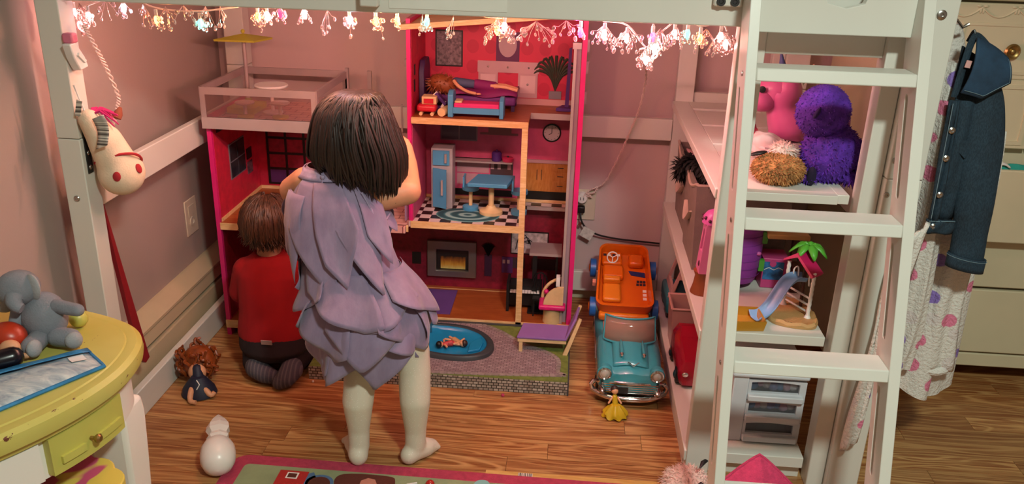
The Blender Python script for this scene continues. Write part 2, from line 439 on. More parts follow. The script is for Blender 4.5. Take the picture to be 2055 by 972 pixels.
# ---------------- fairy lights ----------------
M_bead = mat('clear_acrylic_bead', '#E8CFCB', .08, var=.0, Transmission_Weight=.75, IOR=1.45)
M_wire = mat('pink_clear_cable', '#E8CFC6', .4)
sl = thing('string_lights', 'string of coloured fairy lights with clear bead clusters behind the front bed rail', 'string lights', (-.4, 2.03, 1.22))
BC = {'w': '#FFB8B2', 'o': '#FF9E5C', 'c': '#59E8D4', 'b': '#F0DCFF', 'm': '#FF62B8', 'p': '#FFA6A4', 'r': '#E0284A', 'g': '#D8FFE4'}
bulbs = [(-1.205, 1.158, 'p', 1.7), (-1.18, 1.180, 'w', 1.5), (-1.215, 1.188, 'w', 1.2), (-1.089, 1.203, 'b', .8), (-1.01, 1.178, 'o', 1.1), (-.902, 1.174, 'c', 1), (-.758, 1.196, 'o', 1.2), (-.735, 1.198, 'w', 1),
         (-.703, 1.205, 'r', .4), (-.645, 1.206, 'w', .6), (-.535, 1.196, 'b', 1.2), (-.472, 1.196, 'o', 1.4), (-.42, 1.2, 'o', .5), (-.349, 1.2, 'c', .9), (-.182, 1.186, 'o', 1.4), (-.165, 1.195, 'w', .9), (.014, 1.19, 'm', 1.3),
         (.07, 1.188, 'w', 1), (.123, 1.18, 'w', .9), (.182, 1.185, 'm', .7), (.19, 1.160, 'g', .9), (.172, 1.131, 'p', .9), (.232, 1.194, 'p', 1), (.262, 1.195, 'c', .9), (.292, 1.186, 'o', 1), (.338, 1.192, 'w', 1.8), (.352, 1.176, 'w', 1.3)]
PW = {'r': .25, 'm': .7, 'c': .6, 'b': .6, 'g': .6}
for x, z, c, k in bulbs:
    a = lin(BC[c])
    o = ob('bulb', MB().lathe([(.002, .013), (.0048, .009), (.0065, .002), (.005, -.006), (.001, -.011)], (x, 2.03, z), n=10), emit('bulb_'+c, BC[c], (9 if c in 'wgbp' else 6) if c not in 'rm' else 5), sl)
    subp('bulb_socket', MB().cyl((x, 2.03, z+.012), (x, 2.03, z+.026), .0042, .0042, 8), M_whitep, o)
    l = bpy.data.lights.new('bulb_light', 'POINT'); l.energy = BULB_W*k*PW.get(c, 1)*(.07 if x < -1.15 else .30 if x < -.85 else .11 if x > .25 else .26 if x > .16 else 1.5); l.color = a[:3]; l.shadow_soft_size = .012
    q = bpy.data.objects.new('bulb_light', l); COL.objects.link(q); q.location = (x, 2.052, z-.004)
path = [(-1.2, 2.03, 1.2)]+[(b[0], 2.032, b[1]+.03) for b in sorted(bulbs)[3:]]
ob('cable', MB().tube(spline(path, 5), .0018, 5), M_wire, sl)
def twisted(pts, r=.0022, amp=.004, turns=14):
    c = spline(pts, 14); m = MB()
    for ph in (0, pi):
        q = []
        for i, p in enumerate(c):
            t = 2*pi*turns*i/len(c)+ph; q.append(p+V((cos(t), sin(t), 0))*amp)
        m.tube(q, r, 5)
    return m
ob('twisted_cable', twisted([(-1.172, 1.99, 1.165), (-1.172, 2.005, 1.141), (-1.17, 2.036, 1.089), (-1.17, 2.06, 1.048), (-1.168, 2.09, .978), (-1.165, 2.075, .95), (-1.165, 2.053, .92), (-1.17, 2.03, .90)]), M_wire, sl)
ob('twisted_cable', twisted([(.19, 2.1, 1.15), (.17, 2.2, 1.13), (.21, 2.5, 1.05), (.25, 2.9, .93), (.247, 3.0, .815), (.221, 3.03, .714), (.185, 3.06, .6), (.145, 3.09, .50), (.094, 3.1, .465), (.07, 3.1, .438)], .0022, .003, 20), M_wire, sl)
ob('cable_bundle', twisted([(.19, 2.06, 1.19), (.2, 2.06, 1.155), (.185, 2.06, 1.125), (.165, 2.06, 1.128), (.172, 2.06, 1.14)], .003, .005, 4), M_wire, sl)
ob('cable_knot', twisted([(.10, 3.1, .47), (.12, 3.1, .478), (.11, 3.1, .455), (.085, 3.1, .45), (.10, 3.105, .435), (.08, 3.1, .44)], .0022, .003, 8), M_wire, sl)
def beads(x, z, n, sp=.03, seed=0, drop=.045):
    rr = random.Random(seed); m = MB()
    for i in range(n):
        dx, dz = rr.uniform(-sp, sp), -rr.uniform(.0, drop); y = 2.03+rr.uniform(-.012, .012); R = rr.uniform(.0035, .0058)
        m.tube([(x, 2.03, z+.012), (x+dx*.6, y, z+dz*.3), (x+dx, y, z+dz+R)], .0007, 3)
        m.ell((x+dx, y, z+dz), (R*.8, R*.8, R*1.25), (rr.uniform(-30, 30), rr.uniform(-30, 30), 0), 8, 6)
    return ob('bead_cluster', m, M_bead, sl, kind='stuff')
for i, (x, z, n, sp) in enumerate([(-1.2, 1.2, 16, .03), (-1.13, 1.213, 8, .03), (-1.04, 1.205, 7, .02), (-.985, 1.2, 9, .022), (-.94, 1.205, 9, .025), (-.885, 1.205, 9, .022), (-.85, 1.207, 5, .012), (-.745, 1.203, 6, .02), (-.588, 1.207, 6, .016), (-.535, 1.2, 9, .016),
      (-.475, 1.2, 5, .02), (-.36, 1.206, 3, .01), (-.285, 1.205, 5, .018), (-.18, 1.2, 15, .042), (-.09, 1.2, 20, .045), (-.02, 1.204, 8, .03), (.07, 1.198, 10, .03), (.125, 1.193, 14, .036), (.2, 1.195, 12, .03), (.17, 1.15, 10, .02), (.235, 1.202, 8, .02), (.305, 1.198, 10, .03), (.34, 1.195, 22, .032)]):
    beads(x, z, n, sp, i)
for i, b in enumerate(bulbs): beads(b[0], b[1]+.006, 8, .015, 100+i, .026)
cbx = thing('white_cable_connector', 'white plastic cord connector hanging from a pink clip on the left bed post', 'connector', (-1.185, 1.965, 1.06))
ob('pink_clip', B(-1.203, -1.176, 1.94, 1.965, 1.128, 1.152), mat('pink_plastic', '#E7809B', .4), cbx, bev=.005)
ob('connector_body', MB().prism([(-1.2, 1.93, 1.128), (-1.2, 1.955, 1.13), (-1.2, 1.985, 1.092), (-1.2, 1.995, 1.066), (-1.2, 1.96, 1.062), (-1.2, 1.94, 1.095)], (.022, 0, 0)), M_whitep, cbx, bev=.003)
ob('connector_cap', MB().rbox((-1.187, 1.966, 1.092), (.028, .034, .008), (-40, 0, 0)), M_whitep, cbx)

# ---------------- hobby horse head hanging on the post ----------------
M_plush = mat('cream_plush', '#E6D2B8', .9, var=.04, vs=20, bump=.35, bs=220)
M_redf = mat('red_felt', '#A6212B', .85)
hh = thing('hobby_horse', 'cream plush hobby horse head hanging on the left bed post', 'toy horse', (-1.16, 2.0, .78))
hc = V((-1.142, 2.008, .795)); hd_ = V((.476, -.836, .27)).normalized(); hr_ = V((.87, .49, 0)).normalized(); hu_ = hr_.cross(-hd_).normalized()*1
if hu_.z < 0: hu_ = -hu_
m = MB().ell(hc, (.058, .058, .060), nu=24, nv=16).cap(hc+V((-.004, -.004, .02)), (-1.160, 1.985, .885), .050, .042, 18).cap((-1.160, 1.985, .885), (-1.176, 1.955, .945), .041, .026, 18)
o_h = ob('head', m, M_plush, hh)
rm = o_h.modifiers.new('weld', 'REMESH'); rm.mode = 'VOXEL'; rm.voxel_size = .005; rm.use_smooth_shade = True
sm_ = o_h.modifiers.new('smooth', 'SMOOTH'); sm_.iterations = 12; sm_.factor = .5
for dx, dy in ((-.012, -.010), (.042, .006)):
    n_ = (hr_*dx+hu_*dy+hd_*sqrt(.058**2-dx*dx-dy*dy)).normalized()
    ob('nostril', MB().lathe([(.0095, -.004), (.0095, .0012), (.006, .003), (.001, .0032)], hc+n_*.0572, n_, 16, sx=1, sy=1.3), M_redf, hh)
ob('bridle_strap', MB().tube([hc+V((-.002, -.003, .030))+hr_*cos(t)*.0545+(hd_*.96+hu_*.28)*sin(t)*.0545+hu_*.004*sin(2*t) for t in [2*pi*k/36 for k in range(37)]], .0035, 6), M_redf, hh)
ob('ear', MB().lathe([(.012, 0), (.012, .012), (.004, .03)], (-1.15, 2.035, .93), (.2, .5, .8), 10), mat('brown_felt', '#8C4A35', .9), hh)
mm = MB()
for i in range(26):
    a = random.uniform(-.3, 2.6); mm.tube([(-1.17, 1.955, .955), (-1.165+.02*cos(a), 1.965+.03*sin(a), .965), (-1.155+.04*cos(a*1.3), 1.975+.045*sin(a), .955-random.uniform(0, .03))], [.003, .003, .0015], 5)
ob('mane', mm, mat('magenta_yarn', '#C2246E', .9), hh)
ob('loop', MB().tube([(-1.19, 1.94, 1.03), (-1.187, 1.945, 1.0), (-1.178, 1.95, .96), (-1.185, 1.948, .99), (-1.192, 1.94, 1.03)], .002, 5), M_whitep, hh)
M_tagp = N('printed_care_label')
vv = M_tagp.coord(scale=(0, 0, 130)); M_tagp.col(M_tagp.ramp(M_tagp.noise(vv, 1, 1), [(.45, lin('#55504C')), (.55, lin('#D9D3C8'))])); M_tagp = M_tagp.m
ob('care_label', MB().grid(lambda u, v: V((-1.152+.03*u+.006*sin(v*3), 1.93+.005*sin(v*4), .952-.075*v-.02*(1-u)*0+.012*u)), 4, 8), M_tagp, hh, solid=.001)
ob('hang_tag', MB().rbox((-1.186, 1.937, .975), (.014, .002, .04), (0, 15, 0)), M_tagp, hh)

# ---------------- red flat board leaning by the left post ----------------
tag(ob('red_board', MB().prism([(-1.222, 2.015, .70), (-1.222, 2.022, .70), (-1.197, 2.092, .206), (-1.197, 2.068, .2), (-1.197, 2.045, .222)], (.012, 0, 0)), mat('dark_red_paint', '#8E1E26', .5)), 'long dark red tapered board leaning inside the left bed post', 'board')

# ---------------- yellow painted table, left foreground ----------------
def yellow_paint():
    s = N('chipped_yellow_paint'); s.set(Roughness=.42)
    v = s.coord(scale=(22, 9, 30)); n1 = s.noise(v, 1.6, 5, .7)
    base = s.ramp(s.noise(s.coord(), 5, 3), [(.3, lin('#BFB353')), (.7, lin('#CBC36C'))])
    s.col(s.mix(s.ramp(n1, [(.665, (0, 0, 0, 1)), (.675, (1, 1, 1, 1))]), base, lin('#6B3A2A')))
    s.bump(n1, .06, .001); return s.m
M_yel = yellow_paint(); M_yel2 = mat('yellow_trim_paint', '#C4C05E', .4)
tb = thing('side_table', 'yellow topped oval vanity table with white legs in the left foreground', 'table', (-1.1, 1.4, 0))
OUT = spline([(-1.325, 1.735, 0), (-1.2, 1.725, 0), (-1.08, 1.70, 0), (-.975, 1.655, 0), (-.915, 1.585, 0), (-.892, 1.48, 0), (-.903, 1.38, 0), (-.94, 1.28, 0), (-1.0, 1.18, 0), (-1.08, 1.08, 0), (-1.2, 1.0, 0), (-1.325, .965, 0)], 6)
cen = V((-1.2, 1.37, 0))
def ring(off, z):
    o = []
    for p in OUT:
        d = (p-cen); d.x = max(d.x, -.1); q = p+d.normalized()*off if p.x > -1.32 else V((p.x, p.y+(off if p.y > 1.3 else -off), 0))
        o.append(V((max(q.x, -1.325), q.y, z)))
    return o
prof = [(-.035, .5535), (-.030, .5535), (-.027, .551), (-.022, .552), (-.006, .551), (.004, .543), (.006, .528), (.003, .512), (-.008, .506), (-.012, .494)]
rings = [ring(o, z) for o, z in prof]; n = len(OUT); m = MB()
m.add([p for r in rings for p in r], [(j*n+i, j*n+(i+1) % n, (j+1)*n+(i+1) % n, (j+1)*n+i) for j in range(len(rings)-1) for i in range(n)]+[tuple(range(n)), tuple(range((len(rings)-1)*n, len(rings)*n))[::-1]])
ob('table_top', m, M_yel, tb, ang=30)
# curved apron drawers following the rim
def along(i0, i1, off0, off1, z0, z1):
    a, b = ring(off0, 0), ring(off1, 0); m = MB(); k = i1-i0+1
    vs = []
    for i in range(i0, i1+1):
        for p, z in ((a[i], z0), (b[i], z0), (b[i], z1), (a[i], z1)): vs.append(V((p.x, p.y, z)))
    fs = [(4*j+q, 4*j+(q+1) % 4, 4*(j+1)+(q+1) % 4, 4*(j+1)+q) for j in range(k-1) for q in range(4)]+[(3, 2, 1, 0), tuple(4*(k-1)+q for q in range(4))]
    return m.add(vs, fs)
ob('apron', along(2, 62, -.05, -.03, .40, .496), M_whiteB, tb)
dr = ob('drawer', along(31, 42, -.034, -.012, .408, .49), M_yel2, tb, label='yellow curved drawer front with raised molding')
subp('molding', along(32, 36, -.012, -.006, .428, .444), M_yel2, dr); subp('molding', along(38, 41, -.012, -.006, .428, .444), M_yel2, dr)
kp = ring(-.012, .445)[37]
subp('knob', MB().lathe([(.004, 0), (.004, .008), (.009, .013), (.010, .018), (.006, .022)], kp, (kp-cen-V((0, 0, .445))), 14), M_brass, dr)
ob('drawer', along(43, 60, -.034, -.014, .408, .49), M_whiteB, tb, label='white curved drawer front')
def leg(x, y):
    pr = [(.055, .40), (.06, .36), (.056, .25), (.05, .12), (.052, .04), (.066, .012), (.07, 0)]
    m = MB(); vs = []
    for r, z in pr:
        for sx, sy in ((-1, -1), (1, -1), (1, 1), (-1, 1)): vs.append(V((x+sx*r*.8, y+sy*r*.8, z)))
    fs = [(4*j+q, 4*j+(q+1) % 4, 4*(j+1)+(q+1) % 4, 4*(j+1)+q) for j in range(len(pr)-1) for q in range(4)]+[(3, 2, 1, 0), tuple(24+q for q in range(4))]
    return ob('leg', m.add(vs, fs), M_whiteB, tb, bev=.01, ang=60)
leg(-.985, 1.56); leg(-1.27, 1.63); leg(-1.19, 1.09)
# stool with scalloped painted seat beneath
M_stool = N('yellow_pink_painted_flower'); M_stool.set(Roughness=.5)
M_stool.col(M_stool.ramp(M_stool.noise(M_stool.coord(), 9, 1, .4, .8), [(.5, lin('#DDC95A')), (.52, lin('#C9577A'))])); M_stool = M_stool.m
st = thing('stool', 'small stool with scalloped yellow seat and pink flower under the table', 'stool', (-1.02, 1.3, 0))
def scallop(z): return [V((-1.02+(.15+.008*abs(sin(7*t)))*cos(t), 1.32+(.15+.008*abs(sin(7*t)))*sin(t), z)) for t in [2*pi*k/84 for k in range(84)]]
ob('seat', MB().prism(scallop(.295), (0, 0, .025)), M_stool, st, bev=.003)
for t in (0.6, 2.2, 3.7, 5.3): ob('leg', MB().cyl((-1.02+.09*cos(t), 1.32+.09*sin(t), .295), (-1.02+.12*cos(t), 1.32+.12*sin(t), 0), .014, .011, 10), M_whiteB, st)
# pouch on the table
def pouch():
    s = N('clear_vinyl'); s.set(Roughness=.12)
    v = s.coord(scale=(6, 16, 10)); n1 = s.noise(v, 3, 5, .6, 1)
    s.col(s.ramp(n1, [(.3, lin('#7F8FA0')), (.5, lin('#AEBBC2')), (.7, lin('#D3DAD8'))])); s.bump(n1, .5, .004); return s.m
M_blue = mat('blue_binding', '#2F7FB5', .35, var=.15, vs=40)
pz = .556
pc = thing('zip_pouch', 'clear vinyl pouch with blue binding lying on the yellow table', 'pouch', (-1.05, 1.4, pz))
A, Bq, C, D = V((-1.22, 1.405, 0)), V((-.985, 1.512, 0)), V((-.922, 1.452, 0)), V((-1.07, 1.262, 0))
A = V((-1.20, 1.315, 0)); D = V((-1.085, 1.18, 0)); Bq = V((-.988, 1.507, 0))
def pf(u, v):
    p = A.lerp(Bq, u).lerp(D.lerp(C, u), v); h = .012*sin(pi*u)**.5*sin(pi*v)**.6 if 0 < u < 1 and 0 < v < 1 else 0
    return V((p.x, p.y, pz+.002+h+.003*noise.noise(V((u*6, v*4, 0)))*(h > 0)))
ob('pouch_body', MB().grid(pf, 24, 14), pouch(), pc, solid=.001)
edge = [pf(u/20, 0) for u in range(21)]+[pf(1, v/10) for v in range(1, 11)]+[pf(1-u/20, 1) for u in range(1, 21)]+[pf(0, 1-v/10) for v in range(1, 11)]
ob('binding', MB().tube(edge, .0042, 6), M_blue, pc)
ob('zipper_band', MB().grid(lambda u, v: pf(u, .0+v*.27)+V((0, 0, .008)), 16, 5), M_blue, pc, solid=.001)
ob('paper_label', MB().grid(lambda u, v: pf(.84+u*.1, .25+v*.3)+V((0, 0, .003)), 6, 5), M_whitep, pc)
# elephant plush
M_el = mat('grey_plush', '#83868F', .95, var=.06, vs=25, bump=.4, bs=260)
M_el2 = mat('pale_grey_plush', '#A3A3A6', .95, var=.05, vs=25, bump=.4, bs=260)
el = thing('elephant_plush', 'grey plush elephant sitting at the back of the yellow table', 'plush toy', (-1.04, 1.53, .555))
ex, ey, ez = -1.085, 1.545, .556
ob('body', MB().ell((ex, ey, ez+.075), (.066, .056, .076), (-8, 6, 0), 20, 14), M_el, el)
hd = ob('head', MB().ell((ex-.055, ey-.01, ez+.168), (.060, .056, .052), (0, -12, 0), 20, 14).tube(spline([(ex-.04, ey-.05, ez+.160), (ex-.036, ey-.062, ez+.150), (ex-.026, ey-.066, ez+.138), (ex-.014, ey-.066, ez+.132)], 4), [.026, .025, .024, .023, .022, .021, .02, .019, .018, .017, .016, .015, .014], 12), M_el, el)
subp('ear', MB().ell((ex-.012, ey-.012, ez+.172), (.036, .012, .046), (0, 28, -25)), M_el2, hd); subp('ear', MB().ell((ex-.108, ey-.02, ez+.135), (.033, .012, .046), (0, -22, 25)), M_el2, hd)
for dx in (-.03, .012): subp('eye', MB().ell((ex-.058+dx, ey-.054+abs(dx+.01)*.2, ez+.168), .0035, nu=8, nv=6), M_black, hd)
ob('arm', MB().cap((ex+.045, ey-.005, ez+.115), (ex+.115, ey-.015, ez+.112), .021, .018), M_el, el); ob('arm', MB().cap((ex-.058, ey-.025, ez+.10), (ex-.065, ey-.06, ez+.035), .020, .017), M_el, el)
for dx, dy, tx, ty in ((.05, -.03, .105, -.045), (.005, -.045, .025, -.105)):
    lg = ob('foot', MB().cap((ex+dx, ey+dy, ez+.03), (ex+tx-.012, ey+ty+.01, ez+.031), .029, .028), M_el, el)
    subp('sole', MB().ell((ex+tx+.004, ey+ty-.003, ez+.032), (.024, .016, .026), (0, 0, 40 if dx > .02 else 75)), M_el2, lg)
for o in el.children_recursive: o.data.transform(Matrix.Translation(V((-.012, 0, .001))) @ Matrix.Translation(V((ex, ey, .5545))-el.location) @ Matrix.Scale(.74, 4) @ Matrix.Translation(el.location-V((ex, ey, .5545))))
tag(ob('small_yellow_ball', MB().ell((ex+.018, ey+.07, ez+.02), .02), M_yel2), 'small yellow ball behind the grey elephant', 'toy')
# doll on the table
dl = thing('fashion_doll', 'red haired doll in black and purple dress at the table edge left of the pouch', 'doll', (-1.13, 1.46, .556))
dxo, dyo = -1.13, 1.475
ob('hair', MB().ell((dxo-.005, dyo+.005, .60), (.036, .032, .026), (0, 20, 0)), mat('red_doll_hair', '#B5361C', .35), dl)
ob('face', MB().ell((dxo+.012, dyo-.022, .582), (.022, .018, .022)), M_dollskin, dl)
ob('arm', MB().cap((dxo+.02, dyo-.03, .572), (dxo+.045, dyo-.022, .57), .007, .006), M_dollskin, dl)
ob('dress', MB().cap((dxo+.03, dyo-.045, .578), (dxo-.02, dyo-.085, .575), .022, .02), mat('black_satin', '#15101A', .25), dl)
ob('skirt', MB().lathe([(.018, 0), (.026, .02), (.03, .05)], (dxo-.012, dyo-.078, .578), (-.75, -.6, 0), 18), mat('purple_foil', '#6A1E7A', .2, .6), dl)
# ---------------- dollhouse ----------------
M_pink = mat('hot_pink_paint', '#D31E74', .4)
M_redwall = mat('crimson_print', '#C2213F', .5, var=.12, vs=30)
M_pinkwall = mat('rose_print', '#C9527C', .5, var=.08, vs=20)
M_sil = mat('silver_paint', '#B9A9A8', .4, .35)
M_lwood = wood('orange_wood_print', '#9E5026', '#8E441A', '#B06230', (4, 26, 26), .4, .4, rnd=False)
M_dkred = mat('dark_red_print', '#8A1430', .5, var=.15, vs=60)
def dots_mat(name, base, dot, sx, sz, thr, rough=.5):
    s = N(name); s.set(Roughness=rough)
    vec = s.coord(scale=(sx, 0, sz))
    x = s.n('ShaderNodeTexVoronoi'); x.inputs['Randomness'].default_value = 0; x.inputs['Scale'].default_value = 1
    s.l(vec, x.inputs['Vector'])
    s.col(s.ramp(x.outputs['Distance'], [(0, lin(dot)), (thr, lin(dot)), (thr+.02, lin(base))])); return s.m
M_oval = dots_mat('oval_wallpaper_print', '#C7264A', '#B61C42', 15.5, 14, .33)
def checker(name, a, b, scale):
    s = N(name); s.set(Roughness=.3); x = s.n('ShaderNodeTexChecker'); x.inputs['Scale'].default_value = scale
    x.inputs['Color1'].default_value = lin(a); x.inputs['Color2'].default_value = lin(b)
    s.l(s.coord(scale=(1, 1, 0)), x.inputs['Vector']); s.col(x.outputs['Color']); return s.m
M_check = checker('checker_print', '#2A1714', '#D9C3C0', 26)
def brickm(name, c1, c2, mort, w, h, plane='xy', msize=.004, off=.5, scale=1.0):
    s = N(name); s.set(Roughness=.5); x = s.n('ShaderNodeTexBrick')
    x.offset = off; x.squash = 1
    x.inputs['Color1'].default_value = lin(c1); x.inputs['Color2'].default_value = lin(c2); x.inputs['Mortar'].default_value = lin(mort)
    x.inputs['Scale'].default_value = scale; x.inputs['Brick Width'].default_value = w; x.inputs['Row Height'].default_value = h; x.inputs['Mortar Size'].default_value = msize
    rot = (0, 0, 0) if plane == 'xy' else (radians(90), 0, 0)
    s.l(s.coord(rot=rot), x.inputs['Vector']); s.col(x.outputs['Color']); return s.m
M_terr = brickm('terrace_paving_print', '#D8A7A0', '#C9908A', '#7A3A3E', .062, .034, msize=.0018)
M_stonep = brickm('stone_wall_print', '#B9B0A4', '#82776C', '#2C2622', .0165, .0102, 'xz', msize=.0013, off=.37)
M_cobble = brickm('cobble_print', '#A8969A', '#8A757B', '#645357', .018, .0095, msize=.0011)
M_grass = mat('grass_print', '#6F7F3A', .6, var=.15, vs=60)
M_dgrey = mat('charcoal_plastic', '#3B3F44', .5)
FY, BY, F1, F2, F3 = 2.75, 3.025, .06, .43, .80
WY = 2.63
dh = thing('dollhouse', 'tall three storey pink wooden dollhouse standing against the back wall', 'dollhouse', (-.55, 2.9, 0))
def D(name, mb, m, **k): return ob(name, mb, m, dh, **k)
# carcass
D('side_wall', B(.028, .044, FY, BY, .048, 1.14), M_pink)
D('side_wall', B(-.542, -.528, FY, BY, F2, 1.12), M_pink)
D('side_wall', B(-1.185, -1.17, WY, BY, .0, .768), M_pink)
D('wall_lining', B(-1.17, -1.1685, WY+.012, BY, F2, .766), M_redwall)
D('wall_lining', B(-1.17, -1.1685, WY+.012, BY, .065, F2-.026), M_dkred)
D('wall_lining', B(-.528, -.5265, FY+.01, BY, F3, 1.11), M_redwall)
D('wall_lining', B(-.528, -.5265, FY+.01, BY, F2, F3-.02), M_pinkwall)
D('wall_lining', B(.0265, .028, FY+.01, BY, F1, 1.11), M_dkred)
D('back_panel', B(-1.185, .044, BY, BY+.008, .03, F2), M_dkred)
D('back_panel', B(-1.185, -.83, BY, BY+.008, F2, .768), M_redwall)
D('back_panel', B(-.542, .044, BY, BY+.008, F2, F3), M_pinkwall)
D('back_panel', B(-.542, .044, BY, BY+.008, F3, 1.14), M_oval)
D('base_panel', B(-1.185, -.83, WY, BY, .035, F1), M_lwood, bev=.001)
D('base_panel', B(-.83, .044, FY, BY, .035, F1), M_lwood)
D('base_edge', B(-1.185, -.83, WY-.004, WY, .03, F1), M_pine); D('base_edge', B(-.83, .044, FY-.004, FY, .045, F1), M_pine)
D('floor_panel', B(-1.17, -.83, WY, BY, F2-.022, F2), M_lwood); D('floor_edge', B(-1.17, -.83, WY-.004, WY, F2-.024, F2), M_pine)
D('floor_panel', B(-.83, -.542, FY-.07, BY, F2-.022, F2), M_terr); D('floor_edge', B(-.83, -.535, FY-.05, FY-.046, F2-.024, F2), M_pine)
D('floor_panel', B(-.542, -.155, FY, BY, F2-.022, F2), M_check); D('floor_panel', B(-.155, .028, FY+.22, BY, F2-.012, F2), M_check)
D('floor_edge', B(-.535, -.14, FY-.006, FY, F2-.024, F2), M_pine); D('floor_lip', B(-.14, .028, FY+.216, FY+.22, F2-.012, F2+.001), M_sil)
D('floor_panel', B(-.528, -.135, FY, BY, F3-.02, F3), M_lwood); D('floor_panel', B(-.135, .028, FY+.14, BY, F3-.02, F3), M_lwood)
D('floor_edge', B(-.528, -.135, FY-.006, FY, F3-.021, F3), M_pine); D('floor_lip', B(-.135, .028, FY+.136, FY+.14, F3-.02, F3+.001), M_sil)
D('corner_post', B(-.156, -.136, FY-.004, FY+.016, .05, F3-.02), M_pine)
# sloping roof
D('roof_panel', MB().prism([(-.56, FY-.02, 1.102), (.05, FY-.02, 1.165), (.05, FY-.02, 1.150), (-.56, FY-.02, 1.085)], (0, .31, 0)), M_pine)
# elevator
D('elevator_track', B(.002, .012, FY+.004, FY+.02, .06, 1.045), M_sil, bev=.001); D('elevator_track_cap', B(-.002, .026, FY, FY+.024, 1.045, 1.065), M_sil)
D('elevator_track', B(.012, .027, FY+.02, FY+.03, .06, 1.045), mat('grey_lilac', '#A9949C', .5))
ev = D('elevator_roof', B(-.118, -.002, 2.83, 2.94, .29, .30), M_sil, label='grey flat elevator roof on black posts')
subp('elevator_post', B(-.106, -.090, 2.85, 2.866, .06, .29), M_black, ev); subp('elevator_post', B(-.022, -.014, 2.86, 2.87, .15, .29), M_black, ev)
subp('elevator_floor', B(-.118, -.002, 2.82, 2.94, .062, .068), M_black, ev)
for z in (.20, .12): D('bracket', B(-.016, -.002, FY+.02, FY+.05, z, z+.035), M_whitep)
# outside hooks on the right wall
for z in (.86, .96, 1.03): D('wall_hook', B(.044, .052, 2.80, 2.812, z, z+.04), M_sil)
# interior printed panels (each a thin flat print)
def pr(name, x0, x1, z0, z1, m, y=None, t=.002, **k):
    y = BY if y is None else y
    return D(name, B(x0, x1, y-t, y, z0, z1), m, **k)
M_pict = mat('speckled_picture_print', '#7A6C72', .6, var=.35, vs=130)
fr = pr('wall_picture', -.49, -.392, .926, 1.054, M_black); subp('picture_canvas', B(-.485, -.397, BY-.004, BY-.002, .931, 1.049), M_pict, fr)
mr = pr('mirror_panel', -.273, -.19, .945, 1.055, mat('plum_print', '#5B1E52', .5)); subp('mirror_glass', MB().lathe([(.032, 0), (.032, .0025)], (-.232, BY-.001, 1.01), (0, -1, 0), 28, sx=1, sy=1.35), mat('mirror_print', '#B9A1A8', .2), mr)
for mo in mr.children: pass
M_van = mat('pale_vanity_print', '#BF9DA2', .5)
vn = pr('vanity_print', -.338, -.118, .912, .952, M_van, t=.004)
for a, b in ((-.335, -.265), (-.192, -.122)):
    d = pr('vanity_cupboard', a, b, .825, .912, M_van, t=.004); subp('vanity_door', B(a+.008, b-.008, BY-.0055, BY-.004, .842, .905), mat('vanity_door_print', '#D3B7BA', .45), d); subp('knob', MB().ell(((a+b)/2, BY-.006, .873), .004, nu=8, nv=6), M_metal, d)
for x in (-.30, -.23, -.155): subp('knob', MB().ell((x, BY-.005, .932), .0035, nu=8, nv=6), M_metal, vn)
pr('skirting', -.528, .028, F3, .822, mat('skirting_print', '#C79A98', .5))
# printed palm
pm = pr('plant_pot_print', -.08, -.035, .825, .853, mat('pot_print', '#7D7A84', .4), t=.006)
mm = MB()
for k in range(11):
    a = pi*(.06+.88*k/10); L = .075+.025*sin(a)
    pts = [V((-.058, BY-.004, .853)), V((-.058+.3*L*cos(a), BY-.004, .905+.3*L*sin(a))), V((-.058+.75*L*cos(a), BY-.004, .915+.65*L*sin(a))), V((-.058+1.0*L*cos(a), BY-.004, .905+.55*L*sin(a)))]
    mm.tube(spline(pts, 3), [.0012, .0015, .002, .004, .005, .0055, .005, .004, .003, .0008], 4)
subp('palm_leaves', mm, mat('dark_palm_print', '#3E4436', .7), pm, kind='stuff')
for z0, z1, y0 in ((.93, .965, 2.80), (.875, .915, 2.795)): D('wall_frame', B(-.5265, -.525, y0, y0+.02, z0, z1), M_black)
# level two prints
wn = pr('window_print', -.472, -.335, .655, .728, mat('window_frame_print', '#7F6B7A', .4)); subp('window_pane', B(-.467, -.405, BY-.003, BY-.002, .66, .723), mat('pane_print', '#5F5868', .2), wn); subp('window_pane', B(-.401, -.34, BY-.003, BY-.002, .66, .723), MATS['pane_print'], wn)
pr('range_hood_print', -.295, -.21, .69, .72, mat('hood_print', '#7E4A55', .4)); pr('range_hood_base', -.325, -.185, .682, .69, MATS['hood_print'])
cn = pr('counter_print', -.42, -.2, .582, .592, M_sil, t=.012)
for a, b, z0, z1 in ((-.41, -.29, .535, .578), (-.41, -.29, .488, .53)): pr('drawer_print', a, b, z0, z1, mat('pale_drawer_print', '#B78C97', .4))
ov = pr('oven_print', -.285, -.2, .475, .58, mat('oven_print', '#4A3A44', .3)); 
for x in (-.277, -.252, -.215): subp('oven_label', B(x-.006, x+.006, BY-.0035, BY-.002, .552, .574), M_van, ov)
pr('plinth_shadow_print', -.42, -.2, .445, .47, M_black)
c2 = pr('sideboard_print', -.155, .006, .475, .585, wood('honey_wood_print', '#B97C3A', '#A86B2A', '#CC9150', (30, 30, 6), .4, .4, rnd=False), t=.004)
for a, b, z0, z1 in ((-.15, -.103, .48, .58), (-.10, -.052, .48, .58), (-.048, .002, .555, .58), (-.048, .002, .52, .55), (-.048, .002, .48, .515)):
    dd = subp('sideboard_door', B(a, b, BY-.0055, BY-.004, z0, z1), MATS['honey_wood_print'], c2)
    if b-a < .049: subp('handle', B(b-.008 if a < -.12 else a+.006, b-.006 if a < -.12 else a+.008, BY-.008, BY-.0055, .52, .56), M_dark, c2)
    else: subp('handle', B(a+.014, b-.014, BY-.008, BY-.0055, (z0+z1)/2, (z0+z1)/2+.002), M_dark, c2)
